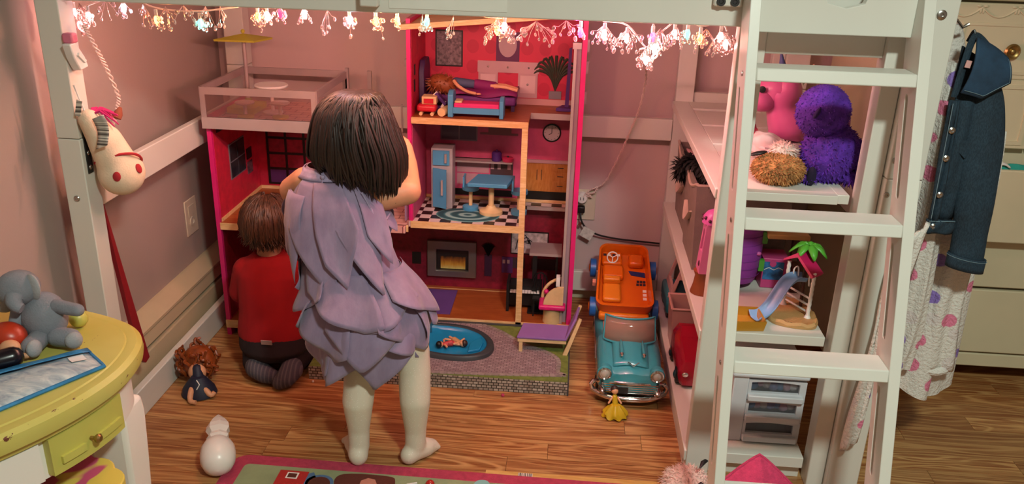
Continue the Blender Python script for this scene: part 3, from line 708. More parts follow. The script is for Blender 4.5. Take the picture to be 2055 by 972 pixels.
pr('sideboard_top', -.157, .01, .585, .597, M_van, t=.008); pr('sideboard_shadow_print', -.155, .01, .44, .475, M_black); pr('floor_edge_print', -.528, .028, .43, .441, M_pine, t=.004)
ck = D('clock', MB().lathe([(.034, 0), (.034, .004), (.029, .005), (.029, .003)], (-.062, BY, .70), (0, -1, 0), 32), M_black)
subp('clock_face', MB().lathe([(.029, 0), (.029, .0035)], (-.062, BY, .70), (0, -1, 0), 32), mat('clock_face_print', '#C3B9B8', .4), ck)
for a, L in ((90, .02), (215, .013)): subp('clock_hand', MB().rbox((-.062+cos(radians(a))*L/2, BY-.0045, .70+sin(radians(a))*L/2), (L, .001, .002), (0, -a, 0)), M_black, ck)
mm = MB()
for k in range(12): mm.rbox((-.062+.025*cos(k*pi/6), BY-.004, .70+.025*sin(k*pi/6)), (.004, .001, .0012), (0, -30*k, 0))
subp('clock_ticks', mm, M_black, ck)
# half wall beside tower with little windows
D('garden_door', B(-.55, -.544, 2.72, 2.80, F2+.01, .62), mat('lilac_grey_paint', '#8E7390', .4), label='lilac door panel with dark windows beside the tower')
for z in (.55, .49): D('door_window', B(-.5440, -.5425, 2.735, 2.77, z, z+.035), M_black)
# ground floor prints
M_steel = mat('steel_print', '#8C7A76', .3, .5)
fp = D('fireplace_frame', MB().plate([[(-.523, .108), (-.331, .108), (-.331, .258), (-.523, .258)], [(-.488, .135), (-.488, .222), (-.362, .222), (-.362, .135)]], lambda u, v, t: V((u, t, v)), BY-.02, BY-.002), M_steel, bev=.003)
subp('firebox', B(-.488, -.362, BY-.003, BY-.002, .135, .222), mat('firebox_print', '#2A1A18', .5), fp)
sF = N('flame_print'); sF.set(Roughness=.5); vv = sF.coord(scale=(90, 1, 22)); tz = sF.n('ShaderNodeTexCoord'); sp = sF.n('ShaderNodeSeparateXYZ'); sF.l(tz.outputs['Object'], sp.inputs[0])
ad = sF.n('ShaderNodeMath', operation='ADD'); mu = sF.n('ShaderNodeMath', operation='MULTIPLY'); mu.inputs[1].default_value = .03
sF.l(sF.noise(vv, 1, 3), mu.inputs[0]); sF.l(sp.outputs[2], ad.inputs[0]); sF.l(mu.outputs[0], ad.inputs[1])
mr_ = sF.n('ShaderNodeMapRange'); mr_.inputs[1].default_value = .15; mr_.inputs[2].default_value = .205; sF.l(ad.outputs[0], mr_.inputs[0])
sF.col(sF.ramp(mr_.outputs[0], [(0, lin('#FFE08A')), (.35, lin('#F2A63C')), (.7, lin('#B5641E')), (1, lin('#3A1E14'))]))
subp('flames', B(-.472, -.375, BY-.0045, BY-.003, .138, .19), sF.m, fp)
pv = pr('vase_print', -.3, -.272, .115, .205, mat('dark_purple_print', '#3E1538', .5), t=.004)
mm = MB()
for k in range(14):
    a = pi*(.2+.6*k/13); mm.tube([(-.286, BY-.004, .2), (-.286+.022*cos(a), BY-.004, .225+.02*sin(a)), (-.286+.034*cos(a), BY-.004, .222+.035*sin(a))], [.002, .0025, .0006], 4)
subp('vase_leaves', mm, M_black, pv, kind='stuff')
pp = pr('framed_print', -.2, -.055, .215, .31, M_black); subp('print_canvas', B(-.196, -.059, BY-.0035, BY-.002, .22, .305), mat('white_canvas_print', '#C9B4B4', .5, var=.25, vs=60), pp)
mm = MB()
for k in range(5): mm.tube(spline([(-.18+.012*k, BY-.004, .235+.01*k), (-.17+.012*k, BY-.004, .28-.006*k), (-.145+.01*k, BY-.004, .295-.01*k), (-.13+.006*k, BY-.004, .26)], 4), .0016, 4)
subp('print_strokes', mm, M_black, pp)
sh = pr('shelf_print', -.232, -.19, .135, .2, mat('violet_print', '#5C2A66', .5), t=.006)
for x in (-.224, -.207): subp('cup_print', B(x-.005, x+.005, BY-.008, BY-.006, .175, .19), M_van, sh)
pr('speaker_print', -.585, -.55, .15, .2, M_black)
for x in (-.165, -.09, -.04): pr('cabinet_print', x-.028, x+.022, .155, .20, mat('dark_cabinet_print', '#4A3038', .5), t=.003)
D('floor_seam', B(-.83, .028, 3.0, 3.004, F1, F1+.0015), M_pine)
# left wing level two: prints
tv = D('window_print', B(-1.1685, -1.166, 2.75, 2.888, .545, .672), mat('grey_frame', '#77727A', .4)); 
for y0, y1, z0, z1 in ((2.755, 2.815, .61, .667), (2.82, 2.883, .61, .667), (2.755, 2.815, .55, .605), (2.82, 2.883, .55, .605)):
    subp('window_pane', B(-1.166, -1.1645, y0, y1, z0, z1), mat('night_window_print', '#2B3036', .25, var=.4, vs=40), tv)
D('wall_frame', B(-1.1685, -1.166, 2.905, 2.952, .575, .615), M_black); D('wall_frame', B(-1.1685, -1.166, 2.905, 2.952, .52, .565), mat('photo_print', '#6E5560', .4, var=.4, vs=90))
D('skirting', B(-1.1685, -1.165, WY+.01, BY, F2, F2+.012), M_pine); D('skirting', B(-1.165, -.83, BY-.003, BY, F2, F2+.012), M_pine)
D('wall_vent', B(-1.1685, -1.165, 2.665, 2.72, .735, .762), M_black)
sg = pr('shelving_print', -1.135, -.845, .45, .762, M_black, t=.004)
for i in range(4):
    for j in range(5):
        x0 = -1.125+i*.07; z0 = .458+j*.06
        subp('shelf_cell', B(x0, x0+.06, BY-.0055, BY-.004, z0, z0+.05), (MATS['violet_print'] if j < 1 else M_dkred), sg)
D('corner_post', B(-.842, -.83, WY, WY+.014, F2, .768), M_pink)
D('corner_post', B(-.842, -.83, WY, WY+.014, F1, F2-.02), M_pink)
# terrace roof deck and railing of the left wing
D('terrace_floor', B(-1.185, -.82, WY-.012, BY, .766, .778), M_terr); D('terrace_edge', B(-1.19, -.815, WY-.018, WY-.010, .762, .80), M_sil)
def rail(p0, p1, **k):
    p0, p1 = V(p0), V(p1); d = (p1-p0).normalized(); n_ = V((-d.y, d.x, 0))*.004
    def q(a, z0, z1):  # frame pieces
        return
    loops = [[(0, .778), ((p1-p0).length, .778), ((p1-p0).length, .898), (0, .898)], [(.015, .80), (.015, .874), ((p1-p0).length-.015, .874), ((p1-p0).length-.015, .80)]]
    return D('railing_frame', MB().plate(loops, lambda u, v, t: p0+d*u+n_*t+V((0, 0, v)), -1, 1), M_sil, **k)
rail((-1.188, WY-.012, 0), (-.81, WY-.012, 0)); rail((-1.188, WY-.012, 0), (-1.188, 3.0, 0)); rail((-1.188, 3.0, 0), (-.81, 3.0, 0)); rail((-.81, WY-.012, 0), (-.81, 3.0, 0))
M_acr = mat('clear_acrylic_panel', '#E9C9C6', .1, Transmission_Weight=.9, IOR=1.1)
D('railing_panel', B(-1.173, -.825, WY-.0125, WY-.0115, .80, .874), M_acr)
D('terrace_wall', B(-1.183, -1.179, WY, 3.0, .778, .80), MATS['rose_print'])
D('terrace_post', B(-.812, -.80, 2.985, 3.0, .76, .91), M_sil); D('terrace_post', B(-.735, -.72, 3.0, 3.012, F2, .90), M_sil)
# shower column between wing and tower
D('shower_pole', B(-.572, -.556, 2.95, 2.966, F2, .95), M_sil); D('shower_column', B(-.585, -.545, 2.97, 2.99, .80, .93), mat('grey_white_plastic', '#B7A5A8', .4), bev=.004)
D('shower_bar', B(-.60, -.594, 2.93, 2.936, .70, .80), M_sil); D('shower_head', B(-.59, -.545, 2.955, 2.995, .93, .955), M_sil)

# ---------------- patio base with pool ----------------
pt = thing('dollhouse_patio', 'flat patio base with printed stone edge in front of the dollhouse', 'toy patio', (-.38, 2.55, 0))
ob('patio_base', B(-.806, .042, 2.365, 2.742, 0, .047), M_stonep, pt, flat=True)
ob('lawn_print', B(-.804, .040, 2.367, 2.740, .047, .0485), M_grass, pt)
pathp = [(-.63, 2.385), (-.02, 2.40), (.005, 2.43), (.005, 2.51), (-.04, 2.56), (-.11, 2.60), (-.17, 2.655), (-.22, 2.70), (-.3, 2.735), (-.5, 2.735), (-.63, 2.6)]
sp = spline([(x, y, .0485) for x, y in pathp], 5, True)
ob('path_print', MB().prism(sp, (0, 0, .001)), M_cobble, pt)
mm = []
for i in range(0, len(sp), 1):
    p, q = sp[i], sp[(i+1) % len(sp)]
    if (q-p).length > .004 and p.x > -.62:
        k = max(1, int((q-p).length/.022))
        for j in range(k):
            c = p.lerp(q, (j+.5)/k); a = math.degrees(atan2(q.y-p.y, q.x-p.x))
            ob('border_stone', MB().rbox((c.x, c.y, .0497), ((q-p).length/k*.9, .014, .002), (0, 0, a)), mat('border_stone_print', '#9A8D8A', .5, var=.2, vs=40), pt)
ob('edge_band', B(.040, .0445, 2.363, 2.742, 0, .05), M_dgrey, pt); ob('edge_band', B(-.806, .042, 2.734, 2.746, .047, .052), M_dgrey, pt)
pool_o = spline([(-.56, 2.56, 0), (-.545, 2.64, 0), (-.46, 2.69, 0), (-.35, 2.688, 0), (-.27, 2.65, 0), (-.225, 2.58, 0), (-.232, 2.505, 0), (-.29, 2.465, 0), (-.37, 2.462, 0), (-.45, 2.478, 0), (-.53, 2.49, 0)], 5, True)
pcn = V((-.39, 2.575, 0))
def pring(s, z): return [V((pcn.x+(p.x-pcn.x)*s, pcn.y+(p.y-pcn.y)*s, z)) for p in pool_o]
pl2 = thing('toy_pool', 'blue plastic dollhouse swimming pool with charcoal rim on the patio', 'toy pool', (-.39, 2.575, .0486))
def loft(rs, c0=True, c1=True):
    n = len(rs[0]); m = MB(); fs = [(j*n+i, j*n+(i+1) % n, (j+1)*n+(i+1) % n, (j+1)*n+i) for j in range(len(rs)-1) for i in range(n)]
    if c0: fs.append(tuple(range(n))[::-1])
    if c1: fs.append(tuple(range((len(rs)-1)*n, len(rs)*n)))
    return m.add([p for r in rs for p in r], fs)
ob('rim', loft([pring(1.04, .0495), pring(1.03, .062), pring(1.0, .066), pring(.90, .066), pring(.88, .062), pring(.87, .0505)], 0, 0), M_dgrey, pl2)
M_poolb = mat('pool_blue_plastic', '#1F86B8', .25)
ob('basin', loft([pring(.885, .063), pring(.86, .058), pring(.80, .0515), pring(.5, .0505)], 0, 1), M_poolb, pl2)
ob('pool_step', MB().prism([(-.30, 2.51, .052), (-.262, 2.53, .052), (-.255, 2.58, .052), (-.268, 2.62, .052), (-.30, 2.57, .052)], (0, 0, .008)), M_poolb, pl2, bev=.002)
for x in (-.485, -.447):
    ob('ladder_rail', MB().tube(spline([(x, 2.64, .056), (x, 2.64, .095), (x, 2.655, .108), (x, 2.67, .1), (x, 2.675, .066)], 4), .0032, 8), mat('teal_metal', '#4C8CA3', .25, .7), pl2)
for z in (.066, .08): ob('ladder_rung', MB().cyl((-.485, 2.64, z), (-.447, 2.64, z), .003), MATS['teal_metal'], pl2)
def figurine(loc, ang, col, skin, hair, label):
    x, y, z = loc; c, s_ = cos(radians(ang)), sin(radians(ang))
    f = lambda a, b, h: (x+a*c-b*s_, y+a*s_+b*c, z+h)
    r = thing('figurine', label, 'toy figure', loc)
    ob('dress', MB().cap(f(-.012, 0, .012), f(.012, 0, .011), .011, .008), col, r); ob('head', MB().ell(f(.028, 0, .012), .011), skin, r)
    ob('hair', MB().ell(f(.033, .003, .014), (.011, .012, .012)), hair, r)
    for b in (-.008, .008): ob('leg', MB().cap(f(-.02, b*.6, .010), f(-.044, b*1.4, .008), .0045, .004), skin, r); ob('arm', MB().cap(f(.012, b, .012), f(.010, b*3.2, .014), .004, .0035), skin, r)
M_bhair = mat('dark_brown_hair', '#35201A', .5)
figurine((-.372, 2.545, .053), 200, mat('red_white_cloth', '#C9444A', .6, var=.4, vs=120), M_dollskin, M_black, 'little figure in red and white lying in the toy pool')
figurine((-.345, 2.565, .054), -35, mat('tan_cloth', '#B98A5E', .6), M_dollskin, M_bhair, 'little brown haired figure lying on the red one in the toy pool')
# ---------------- dollhouse furniture ----------------
M_tblue = mat('toy_blue_paint', '#4E94BE', .4, var=.04); M_lav = mat('lavender_felt', '#8C64A8', .8); M_purple = mat('purple_paint', '#4A2470', .45); M_lwd = mat('light_birch', '#DDBD8B', .5, var=.06, vs=30)
lg = thing('sun_lounger', 'wooden toy sun lounger with lavender cushion on the patio corner', 'toy lounger', (-.04, 2.59, .0486))
ob('frame', B(-.135, .03, 2.548, 2.562, .088, .10), M_lwd, lg); ob('frame', B(-.12, .045, 2.635, 2.648, .088, .10), M_lwd, lg)
ob('seat_cushion', MB().prism([(-.138, 2.545, .101), (.03, 2.545, .101), (.045, 2.65, .101), (-.122, 2.65, .101)], (0, 0, .008)), M_lav, lg, bev=.002)
ob('back_cushion', MB().prism([(.022, 2.545, .105), (.03, 2.545, .103), (.062, 2.575, .17), (.054, 2.575, .172)], (.012, .10, 0)), M_lav, lg, bev=.002)
for y in (2.542, 2.648): ob('back_leg', MB().prism([(.02, y, .0486), (.035, y, .0486), (.078, y+.025, .172), (.068, y+.025, .175)], (0, .011, 0)), M_lwd, lg)
for x, y in ((-.13, 2.55), (-.115, 2.636)): ob('leg', B(x, x+.012, y, y+.01, .0486, .09), M_lwd, lg)
tt = thing('toy_toilet', 'wooden toy toilet with hot pink seat behind the sun lounger', 'toy toilet', (-.025, 2.775, .06))
ob('base', MB().lathe([(.034, 0), (.032, .05), (.036, .06)], (-.025, 2.775, .0605), n=20), M_lwd, tt)
ob('seat', B(-.074, .022, 2.735, 2.815, .118, .137), M_pink, tt, bev=.006)
def halfd(y, R, t): return MB().prism([(.012, y, .138)]+[(.012-R*sin(a), y, .138+R*cos(a)) for a in [pi/2*k/10 for k in range(11)]], (0, t, 0))
ob('lid', halfd(2.745, .07, .012), M_lwd, tt); ob('cistern_arc', MB().tube([(.015-.078*sin(a), 2.81, .138+.078*cos(a)) for a in [pi/2*k/10 for k in range(11)]], .006, 8), M_lwd, tt); ob('flush_knob', MB().ell((-.05, 2.80, .165), .009), M_pink, tt)
tag(ob('purple_mat', B(-.56, -.40, 2.775, 2.985, .0605, .063), mat('purple_felt', '#5D3C86', .9)), 'purple felt rug on the dollhouse ground floor', 'toy rug')
pn = thing('toy_piano', 'black toy grand piano on the dollhouse ground floor', 'toy piano', (-.15, 2.87, .06))
ob('case', B(-.198, -.188, 2.83, 2.92, .061, .175), M_black, pn); ob('case', B(-.188, -.07, 2.86, 2.93, .075, .155), M_black, pn)
for i in range(10): ob('key', B(-.185+i*.011, -.1755+i*.011, 2.838, 2.86, .135, .139), M_whitep, pn)
ob('leg', B(-.085, -.072, 2.86, 2.873, .061, .075), M_black, pn)
ch = thing('toy_chair', 'black toy chair with rounded back beside the toy piano', 'toy chair', (-.075, 2.82, .06))
ob('seat', B(-.1, -.05, 2.80, 2.845, .125, .131), M_black, ch)
for x, y in ((-.098, 2.803), (-.055, 2.803), (-.098, 2.84), (-.055, 2.84)): ob('leg', B(x, x+.005, y, y+.005, .061, .125), M_black, ch)
ob('back_hoop', MB().tube([(-.075+.027*cos(a), 2.842, .16+.06*max(0, sin(a))**.7) if 0 <= a <= pi else (0, 0, 0) for a in [pi*k/14 for k in range(15)]], .003, 6), M_black, ch)
for x in (-.088, -.075, -.062): ob('back_spindle', MB().cyl((x, 2.842, .131), (x, 2.842, .215), .002, .002, 6), M_black, ch)
# kitchen
rf = thing('toy_fridge', 'grey toy refrigerator with two blue doors in the dollhouse kitchen', 'toy fridge', (-.447, 2.93, F2))
ob('cabinet', B(-.487, -.410, 2.90, 2.975, F2+.001, .655), mat('grey_paint', '#A59CA0', .4), rf, bev=.001)
d1 = ob('door', B(-.480, -.421, 2.892, 2.900, .595, .648), M_tblue, rf); subp('handle', B(-.437, -.429, 2.884, 2.892, .605, .638), M_sil, d1)
d2 = ob('door', MB().prism([(-.480, 2.892, F2+.008), (-.428, 2.868, F2+.008), (-.428, 2.876, F2+.008), (-.480, 2.900, F2+.008)], (0, 0, .145)), M_tblue, rf, label='blue lower door standing ajar'); subp('handle', B(-.447, -.440, 2.865, 2.876, .49, .545), M_sil, d2)
tbt = thing('toy_table', 'square blue toy table on a wooden pedestal in the kitchen', 'toy table', (-.265, 2.87, F2))
ob('top', MB().prism([(-.345, 2.81, .545), (-.205, 2.81, .545), (-.185, 2.93, .545), (-.32, 2.93, .545)], (0, 0, .014)), M_tblue, tbt, bev=.002)
ob('column', MB().cyl((-.265, 2.87, .45), (-.265, 2.87, .545), .010), M_lwd, tbt); ob('foot', MB().lathe([(.042, 0), (.042, .012), (.02, .02), (.014, .03)], (-.265, 2.87, F2+.001), n=28), M_lwd, tbt)
def stool(x, y, label):
    s_ = thing('toy_stool', label, 'toy stool', (x, y, F2), 'blue stools in the dollhouse kitchen')
    ob('seat', MB().lathe([(.03, 0), (.031, .006), (.03, .013)], (x, y, .508), n=24), M_tblue, s_); ob('column', MB().cyl((x, y, .44), (x, y, .51), .007), M_lwd, s_); ob('foot', MB().lathe([(.029, 0), (.029, .014), (.02, .017)], (x, y, F2+.001), n=24), M_tblue, s_)
    ob('back', MB().plate([[(-.03, .521), (.03, .521), (.03, .56), (-.03, .56)]], lambda u, v, t: V((x-.026*cos(u*25)+.0, y+.03*sin(u*25), v)) if False else V((x-.026+t, y+u*.8, v)), 0, .006), M_tblue, s_)
    return s_
s1 = stool(-.343, 2.90, 'blue toy stool left of the blue toy table'); tree(s1, (.178, -.02, 0), 'blue toy stool partly hidden by the dollhouse corner post')
tag(ob('round_rug', MB().lathe([(.114, 0), (.114, .0015), (.113, .002)], (-.345, 2.835, F2+.0005), n=48, sy=.62), (lambda s: (s.set(Roughness=.8), s.col(s.ramp((lambda w: (setattr(w, 'wave_type', 'RINGS'), setattr(w, 'rings_direction', 'Z'), w.inputs['Scale'].__setattr__('default_value', 6.5), s.l(s.coord(scale=(1, 1.6, 1)), w.inputs['Vector']), w.outputs['Fac'])[-1])(s.n('ShaderNodeTexWave')), [(.2, lin('#274F58')), (.6, lin('#3F7A80')), (.85, lin('#8FB3B2'))])), s.m)[-1])(N('ringed_teal_felt'))), 'oval teal rug with pale rings on the checker floor', 'toy rug')
po = thing('toy_pot', 'small purple toy pot with lid on the kitchen counter', 'toy pot', (-.26, 2.99, .592)); ob('pot', MB().lathe([(.018, 0), (.019, .028), (.014, .034)], (-.26, 2.998, .5925), n=20), M_purple, po); ob('lid_knob', MB().ell((-.26, 2.998, .63), .004), M_purple, po)
po = thing('toy_pan', 'low pink toy pan on the kitchen counter', 'toy pan', (-.22, 2.99, .592)); ob('pan', MB().lathe([(.019, 0), (.022, .012), (.018, .015)], (-.218, 2.995, .5925), n=20), mat('pink_enamel', '#C8325E', .4), po); ob('lid_knob', MB().ell((-.218, 2.995, .61), .004), M_dark, po)
ob('counter_ledge', B(-.42, -.2, 2.975, BY-.002, .586, .592), M_sil, dh)
# bedroom
bd = thing('toy_bed', 'large purple toy bed with arched headboard on the top floor', 'toy bed', (-.35, 2.93, F3))
ob('headboard', MB().prism([(-.525, 2.88, F3+.002), (-.525, 3.01, F3+.002), (-.525, 3.01, .93), (-.525, 2.985, .965), (-.525, 2.905, .965), (-.525, 2.88, .93)], (.018, 0, 0)), mat('dark_violet_paint', '#3A1D4E', .45), bd, bev=.002)
ob('mattress', B(-.505, -.19, 2.885, 3.005, F3+.02, .85), mat('violet_sheet', '#6B2C78', .7), bd, bev=.008)
ob('blanket', MB().grid(lambda u, v: V((-.41+.225*u, 2.88+.13*v, .853+.02*sin(pi*v)**.5+.006*sin(u*9+v*5))), 16, 10), mat('magenta_blanket', '#7E1860', .75), bd, solid=.004)
for x, y in ((-.5, 2.89), (-.205, 2.89), (-.5, 2.99), (-.205, 2.99)): ob('leg', B(x, x+.012, y, y+.012, F3+.001, F3+.02), MATS['dark_violet_paint'], bd)
fd = thing('fashion_doll', 'long haired doll lying face down across the purple toy bed', 'doll', (-.4, 2.9, .86))
ob('hair', MB().ell((-.445, 2.905, .885), (.05, .035, .032), (0, 18, 0)).spikes((-.445, 2.905, .885), (.05, .035, .032), 120, .02, .004), mat('auburn_doll_hair', '#8A4A26', .5), fd)
ob('torso', MB().cap((-.40, 2.91, .892), (-.33, 2.925, .885), .017, .014), mat('denim_doll_top', '#4B5878', .7), fd); ob('dress', MB().cap((-.33, 2.925, .885), (-.27, 2.93, .878), .018, .018), MATS['magenta_blanket'], fd)
ob('arm', MB().tube(spline([(-.405, 2.89, .90), (-.385, 2.872, .885), (-.355, 2.866, .870), (-.325, 2.866, .864)], 4), [.006]*6+[.0055]*4+[.005]*3, 8), M_dollskin, fd); ob('hand', MB().ell((-.316, 2.866, .863), (.009, .006, .0035)), M_dollskin, fd)
for b in (0, .02): ob('leg', MB().tube([(-.28, 2.92+b, .882), (-.23, 2.918+b, .88), (-.185, 2.91+b, .872)], [.009, .008, .006], 8), M_dollskin, fd)
tb2 = thing('toy_bed', 'small blue toy bed with pink mattress at the front of the top floor', 'toy bed', (-.31, 2.79, F3))
ob('headboard', MB().prism([(-.408, 2.765, F3+.001), (-.408, 2.835, F3+.001), (-.408, 2.835, .875), (-.408, 2.815, .887), (-.408, 2.785, .887), (-.408, 2.765, .875)], (.018, 0, 0)), M_tblue, tb2, bev=.002)
ob('footboard', MB().prism([(-.235, 2.765, F3+.001), (-.235, 2.835, F3+.001), (-.235, 2.835, .86), (-.235, 2.815, .87), (-.235, 2.785, .87), (-.235, 2.765, .86)], (.014, 0, 0)), M_tblue, tb2, bev=.002)
ob('side_rail', B(-.39, -.235, 2.764, 2.771, .815, .835), M_tblue, tb2); ob('side_rail', B(-.39, -.235, 2.829, 2.836, .815, .835), M_tblue, tb2)
ob('mattress', B(-.389, -.236, 2.772, 2.828, .82, .848), mat('pink_mattress', '#D62C74', .7), tb2, bev=.004); ob('pillow', B(-.387, -.362, 2.776, 2.824, .848, .854), M_lwd, tb2, bev=.002)
tc = thing('toy_car', 'tiny red toy wagon with wooden box on the top floor edge', 'toy car', (-.475, 2.80, F3))
ob('body', B(-.515, -.45, 2.775, 2.825, .812, .836), mat('bright_red_paint', '#C21F32', .4), tc, bev=.008); ob('box', B(-.50, -.45, 2.79, 2.835, .836, .862), M_lwd, tc, bev=.002); ob('seat', B(-.492, -.46, 2.786, 2.79, .84, .855), MATS['bright_red_paint'], tc)
for x in (-.50, -.462): ob('wheel', MB().cyl((x, 2.77, .807), (x, 2.83, .807), .006), M_lwd, tc)
tag(ob('toy_log', MB().lathe([(.014, 0), (.0145, .002), (.0145, .05), (.014, .052)], (-.43, 2.768, .8152), (.25, 1, 0), 20), M_lwd), 'short round wooden toy log at the left end of the blue toy bed', 'toy log')
tcl = thing('toy_doll_chair', 'tipped over purple toy chair with white arms behind the toy log', 'toy chair', (-.445, 2.83, F3))
ob('seat', MB().rbox((-.44, 2.83, .85), (.05, .03, .009), (0, 48, 0)), M_purple, tcl); ob('arm', MB().rbox((-.462, 2.828, .862), (.026, .008, .008), (0, -42, 0)), M_whitep, tcl); ob('arm', MB().rbox((-.432, 2.828, .830), (.026, .008, .008), (0, -60, 0)), M_whitep, tcl)
ob('leg', MB().rbox((-.445, 2.835, .8125), (.04, .012, .022)), M_purple, tcl)
plp = thing('toy_floor_lamp', 'tall dark purple toy floor lamp by the dollhouse right wall', 'toy lamp', (-.016, 2.95, F3))
ob('base', MB().prism([(-.05, 2.93, F3+.001), (.012, 2.93, F3+.001), (.018, 2.985, F3+.001), (-.03, 2.985, F3+.001)], (0, 0, .012)), M_purple, plp, bev=.001); ob('pole', MB().prism([(-.020, 2.953, .813), (-.006, 2.953, .813), (-.004, 2.953, 1.02), (-.014, 2.953, 1.015)], (0, .01, 0)), M_purple, plp)
# terrace furniture
pa = thing('toy_parasol', 'yellow square toy parasol on a silver pole standing on the terrace', 'toy parasol', (-1.1, 2.87, .778))
def canopy():
    c = V((-1.125, 2.86, 1.036)); h = [(-.085, -.05), (.055, -.05), (.085, .05), (-.055, .05)]
    m = MB(); vs = [c]+[V((c.x+a, c.y+b, 1.019)) for a, b in h]+[V((c.x+a*.98, c.y+b*.98, 1.013)) for a, b in h]+[V((c.x, c.y, 1.028))]
    return m.add(vs, [(0, 1, 2), (0, 2, 3), (0, 3, 4), (0, 4, 1)]+[(1+i, 5+i, 5+(i+1) % 4, 1+(i+1) % 4) for i in range(4)]+[(9, 6, 5), (9, 7, 6), (9, 8, 7), (9, 5, 8)])
M_pyel = mat('parasol_yellow', '#C4BC3C', .45)
ob('canopy', canopy(), M_pyel, pa, flat=True); ob('finial', MB().ell((-1.125, 2.86, 1.043), .007), M_pyel, pa); ob('pole', MB().cyl((-1.125, 2.86, .80), (-1.125, 2.86, 1.028), .007), M_sil, pa)
ob('base', B(-1.165, -1.07, 2.76, 2.885, .779, .80), M_pyel, pa, bev=.001); ob('socket', MB().cyl((-1.125, 2.86, .80), (-1.125, 2.86, .815), .011), mat('green_plastic', '#8FA23A', .5), pa)
rt = thing('toy_round_table', 'round white toy table on the dollhouse terrace', 'toy table', (-1.022, 2.80, .778))
ob('top', MB().lathe([(.055, 0), (.057, .004), (.055, .008)], (-1.022, 2.81, .868), n=36), M_whitep, rt); ob('column', MB().cyl((-1.022, 2.81, .785), (-1.022, 2.81, .868), .006), M_whitep, rt); ob('foot', MB().lathe([(.034, 0), (.034, .004), (.008, .008)], (-1.022, 2.81, .7785), n=28), M_whitep, rt)
def tst(x, y, label):
    s_ = thing('toy_round_stool', label, 'toy stool', (x, y, .778), 'round stools on the terrace')
    ob('seat', MB().lathe([(.02, -.004), (.031, 0), (.033, .004), (.031, .006), (.02, .003)], (x, y, .826), n=28), M_whitep, s_); ob('column', MB().cyl((x, y, .79), (x, y, .824), .006), M_whitep, s_); ob('foot', MB().lathe([(.028, 0), (.027, .006), (.008, .009)], (x, y, .7785), n=24), M_pyel, s_); return s_
t1 = tst(-1.085, 2.722, 'round white toy stool left of the round toy table on the terrace'); tree(t1, (.115, .015, 0), 'round white toy stool right of the round toy table on the terrace')
# ---------------- blue toy car ----------------
M_carb = mat('turquoise_car_plastic', '#3E97A6', .22, var=.03, Coat_Weight=.4)
M_chrome = mat('chrome', '#DCDAD8', .12, 1)
M_smoke = mat('smoky_windscreen', '#B79A8C', .08, var=.02, Transmission_Weight=.55, IOR=1.3)
M_peach = mat('peach_plastic', '#E2907A', .45)
car = thing('toy_convertible', 'turquoise vintage style toy convertible parked right of the dollhouse', 'toy car', (.235, 2.65, 0))
cx0 = .230
# body: lofted sections along Y (front = small y)
secs = [(2.372, .088, .055, .118), (2.385, .103, .045, .128), (2.42, .112, .035, .140), (2.50, .115, .03, .150), (2.575, .116, .03, .155), (2.60, .117, .03, .104), (2.80, .117, .03, .102), (2.92, .115, .035, .102), (2.965, .105, .05, .098)]
def sect(y, w, z0, z1):
    return [V((cx0+a*w, y, z0+(z1-z0)*b)) for a, b in ((-.92, 0), (-1, .18), (-1, .62), (-.95, .86), (-.80, .97), (-.62, .98), (-.45, .96), (-.2, 1.0), (0, 1.02), (.2, 1.0), (.45, .96), (.62, .98), (.80, .97), (.95, .86), (1, .62), (1, .18), (.92, 0))]
m = loft([sect(*s) for s in secs])
ob('body', m, M_carb, car, ang=50)
ob('hood_panel', MB().grid(lambda u, v: V((cx0-.062+.124*u, 2.395+.155*v, .130+.027*sin(pi*v/2)+.008*sin(pi*u))), 10, 8), M_carb, car, solid=.004)
for x in (-.032, .045):
    ob('hood_spear', MB().lathe([(.001, -.05), (.005, -.03), (.006, 0), (.006, .03), (.004, .035)], (cx0+x, 2.46, .163), (0, -1, -.06), 10), M_carb, car)
    ob('spear_tip', MB().lathe([(.0055, 0), (.007, .004), (.003, .012)], (cx0+x, 2.425, .161), (0, -1, -.06), 10), M_chrome, car)
ob('hood_emblem', MB().tube([(cx0-.012, 2.392, .150), (cx0+.008, 2.384, .140), (cx0+.028, 2.392, .150)], [.0015, .003, .0015], 6), M_chrome, car)
for x in (-.09, .09):
    hl = ob('headlight_housing', MB().lathe([(.026, .016), (.027, 0), (.024, -.004)], (cx0+x, 2.372, .118), (0, 1, .1), 20), M_carb, car)
    subp('headlight_ring', MB().lathe([(.021, 0), (.023, -.004), (.019, -.007), (.016, -.004)], (cx0+x, 2.370, .118), (0, 1, .1), 20), M_chrome, hl)
    subp('headlight', MB().ell((cx0+x, 2.368, .118), (.015, .008, .015)), mat('clear_lens', '#C9C4BC', .1, .3), hl)
bump_ = [V((cx0+.127*s_, 2.36+.05*abs(s_)**3, .035+.0*s_)) for s_ in [-1+2*k/20 for k in range(21)]]
ob('bumper', MB().tube(bump_, .0095, 10), M_chrome, car)
up = [V((cx0+.122*s_, 2.368+.045*abs(s_)**3, .086-.02*abs(s_)**4)) for s_ in [-1+2*k/20 for k in range(21)]]
ob('bumper_top', MB().tube(up, .0055, 8), M_chrome, car)
for s_ in (-1, 1):
    ob('bumper_side', MB().tube([up[0] if s_ < 0 else up[-1], V((cx0+s_*.133, 2.408, .055)), bump_[0] if s_ < 0 else bump_[-1]], .008, 8), M_chrome, car)
    ob('bumper_guard', MB().lathe([(.006, -.022), (.013, -.016), (.014, 0), (.008, .014), (.002, .02)], (cx0+s_*.095, 2.366, .060), (0, -1, .05), 14), M_chrome, car)
gr = ob('grille', B(cx0-.10, cx0+.10, 2.374, 2.386, .045, .085), M_dark, car)
